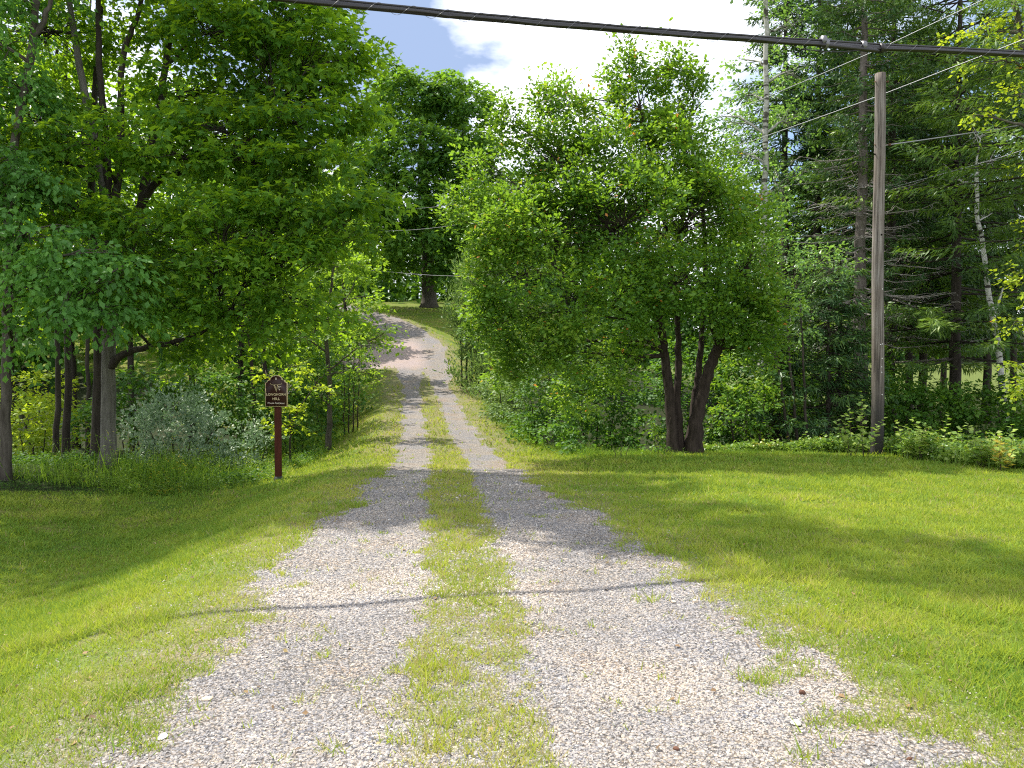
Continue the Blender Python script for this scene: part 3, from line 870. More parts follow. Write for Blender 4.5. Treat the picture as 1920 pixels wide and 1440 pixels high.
    # dark trunks in the shade behind the sign
    for k, (px, d, r, lab) in enumerate([(478, 24, .07, 'bare dark trunk in the shade left of the sign'), (503, 24.5, .09, 'dark trunk in the shade just behind the sign')]):
        x, y = base_of(px, d)
        rng = np.random.default_rng(70 + k)
        lobes = random_crown(rng, x, y, Hf(x, y) + 3.8, Hf(x, y) + 7, 1.6, 7)
        broadleaf('slim_tree', lab, 'tree', (x, y), [([foot(px, d)] + T((px - 3, 720, d), (px - 12, 600, d), (px, 450, d)), r, r * .5)], lobes,
                  M['maple'], M['bark_dark'], 'slim trees in the shade', 80 + k, .9, 24, .5, .15, 'quad', twigs=False, sides=7)
    # trees outside the left of the frame, whose shade lies on the lawn
    for k, (x, y, R, h, lab) in enumerate([(-13.2, 14.5, 3.4, 11.5, 'full crowned maple beyond the left edge'), (-11.6, 10.2, 2.2, 8.0, 'smaller maple beyond the left edge, nearer the road')]):
        rng = np.random.default_rng(300 + k)
        zb = Hf(x, y)
        broadleaf('edge_maple', lab, 'tree', (x, y), [([(x, y, zb - .1), (x, y, zb + h * .8)], .2, .06)], random_crown(rng, x, y, zb + 3.2, zb + h, R, 12),
                  M['maple'], M['bark'], None, 310 + k, 1.3, 26, .5, .16, 'quad', twigs=False, sides=7)


left_trees()

# ------------------------------------------------------------------ hill: big maple, wood behind
def hill_trees():
    b = base_of(805, 60)
    zb = Hf(*b)
    lobes = [L(760, 190, 60, 3.0, 3, 1.9), L(860, 190, 60, 2.6, 2.6, 1.6), L(820, 170, 60, 2.4, 2.4, 1.5), L(740, 155, 60, 1.3, 1.6, 1.3), L(895, 250, 60, 1.7, 2, 1.6),
             L(700, 260, 59, 2.6, 3, 1.8), L(770, 280, 57.5, 3.2, 2.6, 1.9), L(860, 290, 58, 2.8, 2.6, 1.9), L(690, 350, 59, 2.4, 2.6, 1.7), L(760, 370, 57, 3.0, 2.6, 1.8),
             L(850, 380, 57.5, 2.8, 2.6, 1.8), L(900, 330, 59, 1.6, 2, 1.8), L(710, 440, 58.5, 2.4, 2.4, 1.3), L(790, 450, 57, 2.8, 2.5, 1.3), L(870, 450, 58, 2.4, 2.4, 1.3),
             L(740, 500, 59, 1.8, 2, .8), L(850, 500, 58, 1.8, 2, .8), L(900, 420, 60, 1.5, 2, 1.6), L(650, 310, 60, 1.6, 2, 1.7), L(660, 420, 60, 1.6, 2, 1.4)]
    tr = [([(b[0], b[1], zb - .2)] + T((802, 500, 60), (800, 420, 60), (790, 250, 60)), .62, .25),
          (T((802, 470, 60), (850, 380, 60), (870, 240, 60)), .3, .12), (T((800, 460, 60), (740, 360, 60), (710, 260, 60)), .3, .12)]
    broadleaf('hilltop_maple', 'huge old maple with a thick trunk on the hilltop lawn', 'tree', b, tr, lobes, M['hill'], M['bark'], seed=21,
              dens=1.25, per=32, rad=.85, size=.34, kind='clump', flat=.5, droop=.4, twigs=False, shell=.7, up=1.5)
    # willow-like bush right of the drive
    b = base_of(875, 34)
    broadleaf('willow_bush', 'tall grey green willow bush leaning over the right verge of the drive', 'bush', b,
              [([(b[0] + k * .2, b[1], Hf(*b) - .05)] + T((875 + 12 * k, 600, 34)), .05, .02) for k in (-1, 0, 1, 2)],
              [L(885, 600, 34, 1.0, 1.1, .95), L(868, 560, 34, .7, .9, .8), L(895, 530, 34, .9, 1, .9), L(915, 490, 34, .6, .8, .8), L(890, 650, 33.5, 1.0, 1, .7), L(868, 650, 34, .5, .6, .45),
               L(930, 620, 33.5, 1.0, 1, 1.0), L(920, 690, 32, .9, .9, .5), L(905, 470, 34.3, .3, .4, .5, .7), L(880, 700, 33, .9, .8, .6), L(862, 610, 34, .4, .5, .6), L(900, 740, 31, .6, .6, .4)],
              M['willow'], M['bark_dark'], seed=22, dens=4.6, per=36, rad=.40, size=.19, kind='slim', droop=-.9, flat=1.4, up=.3)
    # far wood
    rng = np.random.default_rng(77)
    C, R_ = [], []
    for X0, X1, Y0, Y1, h0, h1, n in [(-34, 8, 76, 90, 8, 13, 36), (-60, -34, 55, 76, 9, 15, 24), (-44, -20, 40, 54, 8, 12, 20), (8, 70, 76, 92, 9, 14, 44), (-30, 14, 68, 75, 3.5, 6, 34)]:
        for k in range(n):
            x = rng.uniform(X0, X1); y = rng.uniform(Y0, Y1); z = Hf(x, y); h = rng.uniform(h0, h1)
            for j in range(3):
                C.append((x + rng.normal(0, 1.2), y + rng.normal(0, 1.2), z + h * (.14 + .33 * j), 2.6, 2.6, h * .24))
    Cc, O, I = clusters(C, rng, .10, .8)
    v, f, t = cluster_leaves(Cc, O, rng, 14, 1.6, .72, 'clump', .6, .3, 1.3)
    gg = Geo()
    for i in range(0, len(C), 3):
        x, y = C[i][:2]; z = Hf(x, y)
        gg.tube([(x, y, z - .3), (x, y, z + 8)], (.22, .12), 5, False)
    n0 = len(v)
    vv = np.vstack([v] + gg.v); ff = [f, np.vstack(gg.q) + n0]
    tt = np.concatenate([t] + [np.zeros(len(a)) for a in gg.v])
    o = mesh_obj('distant_wood', vv, ff, M['forest'], None, tt)
    props(o, 'dark mass of the wood far behind the lawn, the hill and the meadow', 'wood', kind='stuff')


hill_trees()

# ------------------------------------------------------------------ apple tree and the bushes along the right verge
def right_near():
    b = base_of(1280, 16.5)
    f0 = np.array(foot(1280, 16.5))
    tr = [([f0 + (-.18, 0, 0)] + T((1258, 760, 16.5), (1248, 680, 16.5), (1238, 610, 16.4), (1200, 520, 16.2), (1150, 440, 16)), .125, .05),
          ([f0 + (-.02, .1, 0)] + T((1270, 750, 16.6), (1272, 670, 16.7), (1268, 560, 16.8), (1240, 380, 17), (1200, 200, 17)), .10, .03),
          ([f0 + (.22, -.05, 0)] + T((1312, 760, 16.4), (1335, 680, 16.3), (1360, 620, 16.2), (1390, 540, 16), (1410, 460, 16)), .16, .05),
          ([f0 + (.12, .12, 0)] + T((1303, 760, 16.7), (1310, 690, 16.8), (1318, 600, 17), (1320, 420, 17), (1290, 230, 17)), .10, .03),
          (T((1238, 625, 16.4), (1205, 600, 16), (1120, 560, 15.6), (1040, 500, 15.4)), .05, .02)]
    lobes = [
        L(1190, 320, 17, 1.5, 1.5, 1.2), L(1285, 300, 17, .95, 1.2, .9), L(1195, 205, 17, .55, .6, .62), L(1270, 200, 17, .42, .6, .70), L(1178, 120, 17, .17, .2, .48, 1.5), L(1258, 118, 17, .17, .2, .50, 1.5), L(1152, 150, 17, .10, .12, .34, 2), L(1215, 140, 17, .10, .12, .3, 2), L(1300, 160, 17, .10, .12, .34, 2), L(1345, 240, 17, .12, .15, .3, 1.5), L(1100, 235, 17, .10, .12, .3, 2), L(1010, 175, 16.8, .10, .12, .3, 2), L(945, 220, 16.8, .12, .14, .28, 2), L(905, 300, 16.4, .3, .3, .2),
        L(1320, 190, 17, .28, .4, .42, .7), L(1140, 200, 17, .35, .4, .3, .7), L(1030, 270, 16.8, .8, .9, .7), L(1050, 195, 16.8, .5, .6, .32), L(970, 260, 16.8, .45, .5, .32, .8), L(1070, 340, 16.2, 1.1, 1.1, .9),
        L(960, 340, 16.2, .8, .9, .6), L(880, 380, 16.2, .38, .4, .15), L(1170, 420, 15.4, 1.4, 1.1, 1.0), L(1300, 405, 15.8, 1.05, 1.0, 1.0), L(1040, 440, 15.6, 1.0, 1.0, .9), L(940, 430, 15.8, .75, .8, .6),
        L(860, 405, 15.8, .22, .3, .12), L(960, 520, 15.6, .8, .8, .7), L(930, 600, 15.6, .55, .6, .6), L(1060, 560, 15.2, .9, .9, .8), L(1170, 550, 15.2, .9, .8, .7), L(1290, 520, 15.2, 1.0, .8, .7),
        L(1385, 505, 15.8, .75, .8, .8), L(1395, 425, 16.4, .6, .7, .6), L(1425, 575, 15.8, .5, .6, .45), L(1400, 610, 15.8, .6, .6, .35), L(1000, 640, 15.8, .7, .7, .5), L(1090, 660, 15.6, .7, .7, .4),
        L(1180, 640, 15.8, .5, .6, .25, .7), L(1330, 590, 15.4, .6, .6, .3, .8), L(1345, 345, 17, .5, .6, .55), L(1230, 440, 16.8, 1.6, 1.4, 1.2, .3), L(1000, 715, 16.0, .55, .5, .45), L(1080, 735, 16.2, .5, .5, .4), L(1150, 690, 15.8, .45, .5, .35), L(940, 680, 16.2, .35, .4, .4), L(1420, 655, 16, .5, .5, .3)]
    broadleaf('apple_tree', 'broad apple tree with several dark stems and a few orange leaves right of the drive', 'tree', b, tr, lobes, M['apple'], M['bark_apple'], seed=31,
              dens=6.6, per=72, rad=.33, size=.095, grain=.95, kind='quad', flat=.9, droop=-.1, twig_r=.008, odd=.005, shell=.68, gap=.24, limb_min=2.1)
    # bushes along the verge
    G = 'bushes lining the right verge'
    data = [('bush at the foot of the willow, farthest of the verge bushes', 960, 740, 26, [L(940, 730, 27, .9, .8, .7), L(975, 690, 27, 1, .9, .9), L(960, 775, 24, .6, .6, .45), L(935, 770, 26, .5, .5, .4), L(940, 720, 29, .7, .7, .6), L(1000, 740, 25, .8, .8, .8)], 'willow'),
            ('round leafy bush halfway down the right verge', 1025, 770, 21.5, [L(1020, 740, 21.5, .8, .8, .8), L(1000, 800, 20.5, .55, .5, .4), L(985, 780, 22, .5, .5, .45), L(1060, 780, 21, .75, .7, .6), L(1040, 690, 21.5, .8, .8, .6)], 'forest'),
            ('dense dark bush left of the apple stems', 1120, 800, 18.6, [L(1110, 760, 18.6, .8, .8, .75), L(1070, 800, 18.6, .55, .5, .45), L(1150, 800, 18.4, .7, .6, .55), L(1180, 740, 18.8, .7, .7, .6), L(1100, 835, 17.4, .5, .45, .3), L(1050, 820, 18.6, .5, .5, .35), L(1160, 835, 17.2, .5, .4, .3), L(1200, 810, 17.6, .5, .4, .45), L(1090, 700, 18.6, .8, .7, .5)], 'forest'),
            ('shaded bush behind the stems of the apple tree', 1290, 760, 20, [L(1250, 760, 20, .8, .8, .9), L(1330, 760, 20, .7, .8, .9), L(1290, 690, 20.4, .9, .8, .8), L(1280, 820, 19.6, .7, .6, .5), L(1350, 820, 19.4, .6, .6, .4)], 'forest'),
            ('leafy bush right of the apple stems', 1400, 780, 18.4, [L(1370, 790, 18.4, .6, .6, .5), L(1420, 780, 18.4, .7, .7, .6), L(1400, 710, 18.8, .8, .7, .7), L(1460, 740, 19, .6, .6, .6)], 'apple')]
    for k, (lab, px, py, d, lobes, mat) in enumerate(data):
        bb = base_of(px, d)
        broadleaf('verge_bush', lab, 'bush', bb, [([(bb[0] + q * .25, bb[1], Hf(*bb) - .05), (bb[0] + q * .45, bb[1], Hf(*bb) + 1.4)], .03, .01) for q in (-1, 0, 1)],
                  lobes, M[mat], M['bark_dark'], G, 40 + k, 5.2, 34, .32, .108, 'quad', shell=.6, twigs=False, limb=False, sides=6)
    # small sunlit plant between the lawn and the shade
    b = base_of(1165, 15.6)
    broadleaf('small_plant', 'small bright green plant at the lawn edge left of the apple stems', 'plant', b,
              [([(b[0] + q * .08, b[1], Hf(*b) - .03), (b[0] + q * .2, b[1], Hf(*b) + .35)], .006, .003) for q in (-1, 0, 1)],
              [L(1165, 852, 15.6, .20, .16, .13), L(1145, 862, 15.6, .12, .1, .09), L(1190, 862, 15.6, .12, .1, .09)], M['light'], M['twig'], seed=36, dens=26, per=16, rad=.09, size=.06,
              kind='slim', droop=-.8, limb=False, up=.4, twig_r=.003)
    b = base_of(1240, 16.0)
    broadleaf('small_plant', 'knee high leafy shrub close to the left of the apple trunk', 'plant', b,
              [([(b[0] + q * .05, b[1], Hf(*b) - .03), (b[0] + q * .2, b[1], Hf(*b) + .8)], .008, .003) for q in (-1, 1)],
              [L(1235, 800, 16, .18, .16, .22), L(1228, 835, 16, .2, .16, .18), L(1205, 848, 15.9, .16, .14, .1)], M['apple'], M['twig'], seed=37, dens=16, per=14, rad=.12, size=.075,
              kind='quad', limb=False, twig_r=.004)


right_near()


# ------------------------------------------------------------------ conifers and others on the right
CON = 1.04


def spruce(name, label, px, d, height, clear, R, tr, leaf, bark, seed, group=None, dead_to=0., whorl=.30, size=.15, lean=0., nb=6, step=.13, sag=.35, cone=.8, twig_len=.38, side=None):
    global TRI
    rng = np.random.default_rng(seed)
    x, y = base_of(px, d); zb = Hf(x, y)
    org = np.array([x, y, zb])
    root = empty(name, org, label, 'tree', group)
    zs = np.linspace(-.1, height, 16)
    path = np.c_[x + lean * zs + rng.normal(0, .02, 16), y + np.zeros(16), zb + zs]
    rad = tr * (1 - zs / height * .9).clip(.08, 1) * (1 + .4 * np.exp(-zs.clip(0) / .3))
    g = Geo(); g.tube(path, rad, 10, True, .14, rng); g.build('trunk', bark, root, org, smooth=True)
    wood = Geo(); dead = Geo()
    P, D, N, S, TN = [], [], [], [], []
    z = clear
    while z < height - .2:
        for k in range(nb):
            if rng.random() < .12: continue
            zz = z + rng.uniform(-.12, .12)
            a = rng.random() * 2 * pi
            frac = (zz - clear) / (height - clear)
            Lb = R * (1 - frac) ** cone * rng.uniform(.7, 1.12) + .25
            if zz < dead_to: Lb *= rng.uniform(.45, .95)
            c = np.array([x + lean * zz, y, zb + zz])
            out = np.array([cos(a), sin(a), 0])
            t = np.linspace(0, 1, 7)
            drop = -sag * t + sag * .75 * t ** 2.4
            pts = c + out * (t * Lb)[:, None] + np.c_[np.zeros(7), np.zeros(7), drop * Lb]
            pts[1:] += rng.normal(0, .02, (6, 3))
            isdead = zz < dead_to and rng.random() < .85
            (dead if isdead else wood).tube(pts, np.linspace(.014 + .007 * Lb, .004, 7), 3 if not isdead else 4, False)
            sidev = np.array([-sin(a), cos(a), 0])
            if isdead:
                for q in range(int(Lb / .12)):
                    tt = rng.uniform(.25, 1); p = np.array([np.interp(tt, t, pts[:, j]) for j in range(3)])
                    e = norm(out * .5 + sidev * rng.choice([-1, 1]) + np.array([0, 0, rng.uniform(-.6, .2)])) * rng.uniform(.15, .5)
                    m_ = p + e * .5 + rng.normal(0, .03, 3)
                    dead.tube(np.array([p, m_, p + e + (0, 0, -.05)]), (.006, .004, .002), 3, False)
                continue
            ns = int(Lb * .8 / step) + 1
            tt = np.linspace(.2, 1, ns)
            pb = np.c_[np.interp(tt, t, pts[:, 0]), np.interp(tt, t, pts[:, 1]), np.interp(tt, t, pts[:, 2])]
            btone = rng.normal(.40, .14)
            for sgn in (-1, 1, 0):
                ln = twig_len * (1 - .55 * tt) * rng.uniform(.7, 1.2, ns) * (Lb / R * .5 + .6)
                tw = norm(out * .75 + sidev * sgn + np.array([0, 0, -.18 if sgn else -.9]))
                if sgn == 0: ln = ln * .55
                m = 4
                for q in range(m):
                    w = (q + .35) / m
                    p = pb + tw * (ln * w)[:, None] + rng.normal(0, .025, (ns, 3))
                    p[:, 2] -= .25 * ln * w * w
                    P.append(p); D.append(norm(tw + rng.normal(0, .25, (ns, 3)))); N.append(norm(np.array([0, 0, 1]) + rng.normal(0, .5, (ns, 3))))
                    S.append(CON * size * (.8 + .5 * rng.random(ns))); TN.append(np.clip(btone + .25 * tt - .1 + rng.normal(0, .13, ns), 0, .92))
        z += whorl * rng.uniform(.8, 1.2)
    o = wood.build('boughs', bark, root, org)
    if o: props(o, kind='stuff')
    o = dead.build('dead_twigs', M['dead'], root, org)
    if o: props(o, kind='stuff')
    P, D, N, S, TN = np.vstack(P), np.vstack(D), np.vstack(N), np.concatenate(S), np.concatenate(TN)
    v, f, t = leaves(P, D, N, S, 'needle', TN)
    TRI += len(f)
    o = mesh_obj('crown', v, f, leaf, root, t, False, org); props(o, kind='stuff')
    return root


TPL['needle'] = (np.array([(0, 0, 0), (.35, -.115, 0), (1.1, 0, -.05), (.35, .115, 0)]), np.array([(0, 1, 2), (0, 2, 3)]))


def right_far():
    spruce('spruce_tree', 'tall spruce with grey dead lower boughs just left of the utility pole', 1612, 21.5, 17, 3.0, 2.6, .21, M['needle'], M['bark_spruce'], 401, dead_to=8.2, nb=6, whorl=.34)
    spruce('spruce_tree', 'dark spruce whose trunk shows right behind the utility pole', 1668, 23.5, 16, 3.2, 3.2, .22, M['needle'], M['bark_dark'], 402, dead_to=4.6, nb=6, whorl=.36)
    spruce('spruce_tree', 'small dark spruce with low boughs right of the apple tree', 1455, 19.5, 4.6, .5, 1.5, .13, M['needle'], M['bark_dark'], 403, nb=7, whorl=.26, cone=.6)
    spruce('spruce_tree', 'left one of a pair of thin dark spruces behind the lawn edge', 1553, 19.5, 4.8, 1.3, 1.1, .07, M['needle'], M['bark_dark'], 404, nb=6, whorl=.28, cone=.6, group='pair of thin spruces')
    spruce('spruce_tree', 'right one of a pair of thin dark spruces behind the lawn edge', 1575, 20, 5.0, 1.6, 1.1, .065, M['needle'], M['bark_dark'], 405, nb=6, whorl=.28, cone=.6, group='pair of thin spruces')
    spruce('spruce_tree', 'spruce top rising high behind the pale aspen trunk', 1468, 28, 18.5, 9.0, 2.2, .2, M['needle'], M['bark_dark'], 406, nb=6, whorl=.4, size=.2)
    spruce('spruce_tree', 'spruce in the middle distance between the aspen and the pole', 1530, 29, 20, 4.2, 3.0, .2, M['needle'], M['bark_dark'], 410, nb=6, whorl=.42, size=.2)
    spruce('hemlock_tree', 'large hemlock with long sweeping boughs right of the pole', 1790, 21.5, 16, 2.4, 4.0, .17, M['hemlock'], M['bark_dark'], 407, nb=7, whorl=.46, sag=.12, cone=.45, size=.17, twig_len=.55, step=.15, dead_to=2.6)
    spruce('hemlock_tree', 'hemlock at the right edge of the picture, nearer than its neighbours', 1985, 17.5, 15, 5.0, 3.2, .2, M['hemlock'], M['bark_dark'], 408, nb=4, whorl=.5, sag=.1, cone=.45, size=.16, twig_len=.5)
    spruce('spruce_tree', 'dark spruce behind the meadow edge right of the pole', 1730, 28, 15, 3.6, 3.4, .15, M['needle'], M['bark_dark'], 409, nb=7, whorl=.42, size=.2)
    spruce('spruce_tree', 'dark spruce behind the white birch at the right', 1850, 28, 15, 3.8, 3.6, .15, M['needle'], M['bark_dark'], 411, nb=7, whorl=.42, size=.2)
    for k, (px, d, h, R, lab) in enumerate([(1640, 33, 19, 3.6, 'dark spruce far behind the utility pole'), (1770, 35, 17, 3.8, 'dark spruce in the back row right of the pole'), (1900, 33, 17, 3.6, 'dark spruce in the back row at the right edge'),
                                            (1705, 26, 14, 3.0, 'dense spruce filling the gap right of the pole'), (1580, 27, 15, 2.6, 'dense spruce filling the gap left of the pole')]):
        spruce('spruce_tree', lab, px, d, h, 4.4 if k < 3 else 3.4, R, .14, M['needle'], M['bark_dark'], 460 + k, nb=7, whorl=.5, size=.26, step=.2, group='spruces of the back row')
    # aspen with its pale straight trunk
    b = base_of(1432, 22)
    tr = [([foot(1430, 22)] + T((1430, 560, 22), (1433, 430, 22), (1436, 250, 22), (1437, 60, 22), (1438, -120, 22)), .115, .055)]
    lobes = [L(1385, 290, 22.6, .8, .9, .55), L(1400, 360, 22.6, .8, .9, .6), L(1370, 230, 22.8, .45, .6, .35), L(1400, 180, 22.8, .5, .7, .5), L(1385, 110, 22.8, .3, .4, .2), L(1350, 220, 22.8, .25, .3, .15),
             L(1480, 240, 23, .8, .8, .8), L(1470, 350, 23, .8, .8, .8), L(1490, 140, 23, .7, .8, .6), L(1410, 430, 22.5, .9, .8, .5), L(1500, 60, 23, .7, .8, .7), L(1440, -80, 22, 1.5, 1.5, 1.2)]
    broadleaf('aspen_tree', 'aspen with a thin straight pale trunk rising above the apple tree', 'tree', b, tr, lobes, M['aspen'], M['bark_aspen'], seed=51, dens=3.2, per=28, rad=.36, size=.11, kind='round', limb=True)
    # shrubby light maple foliage in front of the spruces
    b = base_of(1500, 18.2)
    broadleaf('hazel_bush', 'light green hazel bush spreading between the apple tree and the pole', 'bush', b,
              [([(b[0] + q * .2, b[1], Hf(*b) - .05)] + T((1470 + 30 * q, 560, 18.2)), .04, .015) for q in (-1, 0, 1)],
              [L(1480, 500, 18.4, .75, .7, .55), L(1540, 480, 18.4, .6, .6, .4), L(1570, 500, 18.2, .35, .4, .2), L(1480, 570, 18, .6, .6, .4), L(1540, 540, 18.2, .5, .5, .3), L(1440, 470, 18.6, .7, .7, .5), L(1510, 620, 18.2, .4, .4, .2, .7)],
              M['aspen'], M['bark_dark'], seed=52, dens=4.6, per=26, rad=.28, size=.085, kind='quad', limb=False)
    # birch with a white leaning trunk
    b = base_of(1890, 20)
    tr = [([foot(1893, 20)] + T((1880, 740, 20), (1868, 620, 20), (1855, 560, 20), (1843, 470, 20), (1833, 400, 20), (1830, 310, 20)), .085, .045),
          (T((1862, 600, 20), (1880, 540, 20.2)), .04, .02)]
    lobes = [L(1790, 330, 20.5, .8, .8, .5), L(1880, 300, 20.5, .7, .8, .5), L(1830, 250, 20.5, .8, .8, .5), L(1860, 400, 20.6, .5, .5, .3, .6)]
    broadleaf('birch_tree', 'white barked birch leaning left at the right side of the picture', 'tree', b, tr, lobes, M['hemlock'], M['bark_birch'], seed=53, dens=2.6, per=22, rad=.34, size=.10, kind='round')
    # yellow green tree at the right edge
    b = base_of(1945, 17)
    tr = [([foot(1950, 17)] + T((1950, 500, 17), (1940, 200, 17), (1900, 0, 17)), .12, .05)]
    lobes = [L(1940, 520, 16.6, .55, .6, .5), L(1930, 600, 16.6, .5, .5, .4), L(1950, 690, 16.6, .6, .5, .5), L(1915, 730, 16.6, .28, .3, .2), L(1960, 440, 16.8, .6, .6, .4), L(1830, 60, 17, .55, .6, .4), L(1900, 40, 17, .7, .7, .4),
             L(1860, 120, 17, .45, .5, .25), L(1905, 180, 17, .5, .5, .3), L(1830, 215, 17, .4, .4, .2), L(1930, 300, 17, .5, .5, .4, .7)]
    broadleaf('roadside_tree', 'yellow green tree leaning in from the right edge', 'tree', b, tr, lobes, M['yellow'], M['bark'], seed=54, dens=3.4, per=24, rad=.3, size=.09, kind='round', odd=.004)
    # dark thicket behind the lawn edge at the right
    G = 'dark shrubs behind the weeds at the right'
    for k, (px, d, lobes, lab) in enumerate([
        (1790, 19.5, [L(1760, 780, 19.5, .7, .7, .5), L(1810, 760, 19.5, .7, .7, .6), L(1840, 790, 19.3, .7, .6, .6), L(1860, 745, 19.6, .5, .5, .4), L(1790, 820, 18.8, .9, .6, .45), L(1740, 745, 20, .6, .5, .3), L(1790, 740, 20.5, .7, .6, .3), L(1700, 720, 21, .7, .6, .4)], 'dark shrub under the meadow between the pole and the birch'),
        (1700, 19.5, [L(1700, 760, 19.5, .6, .6, .6), L(1730, 730, 19.8, .5, .5, .4), L(1680, 800, 19.5, .6, .5, .5), L(1660, 730, 20.5, .5, .5, .6), L(1720, 820, 19, .6, .5, .4)], 'leafy shrub close behind the right of the pole'),
        (1900, 18.6, [L(1900, 790, 18.6, .6, .6, .5), L(1940, 770, 18.6, .6, .6, .6), L(1900, 830, 18, .7, .5, .4), L(1930, 720, 19, .6, .5, .4)], 'dark shrub right of the birch foot'),
        (1520, 21.5, [L(1510, 770, 21.5, .8, .7, .7), L(1590, 770, 21.5, .8, .7, .7), L(1550, 700, 22, .8, .7, .7), L(1640, 760, 22, .7, .7, .8), L(1500, 820, 21, .9, .6, .4), L(1600, 820, 21, .9, .6, .4), L(1620, 690, 23, .8, .7, .7), L(1480, 700, 22, .8, .7, .7)], 'dark shrub filling the shade behind the paired spruces')]):
        bb = base_of(px, d)
        broadleaf('shade_shrub', lab, 'bush', bb, [([(bb[0] + q * .2, bb[1], Hf(*bb) - .05), (bb[0] + q * .35, bb[1], Hf(*bb) + 1.)], .025, .01) for q in (-1, 0, 1)],
                  lobes, M['forest'], M['bark_dark'], G, 420 + k, 4.6, 32, .34, .125, 'quad', limb=False, twigs=False, sides=6)
    # woodland behind the apple tree and the spruces
    G = 'trees of the wood behind the apple tree'
    for k, (px, d, top, bot, R, mat, lab) in enumerate([
        (985, 42, 330, 700, 2.6, 'forest', 'tree seen just over the left shoulder of the apple tree'),
        (1110, 38, 330, 760, 3.0, 'forest', 'tree hidden behind the middle of the apple tree'),
        (1240, 36, 300, 780, 3.0, 'forest', 'tree hidden behind the apple tree stems'),
        (1350, 34, 310, 790, 2.6, 'forest', 'dark tree between the apple tree and the aspen'),
        (1440, 32, 360, 800, 2.4, 'maple', 'green tree behind the foot of the aspen'),
        (1560, 34, 200, 790, 3.0, 'forest', 'dark tree behind the grey boughed spruce')]):
        simple_tree('woodland_tree', lab, px, d, top, bot, R, M[mat], M['bark_dark'], 440 + k, G, size=.24, dens=.95, per=24, rad=.65, n=12)


right_far()


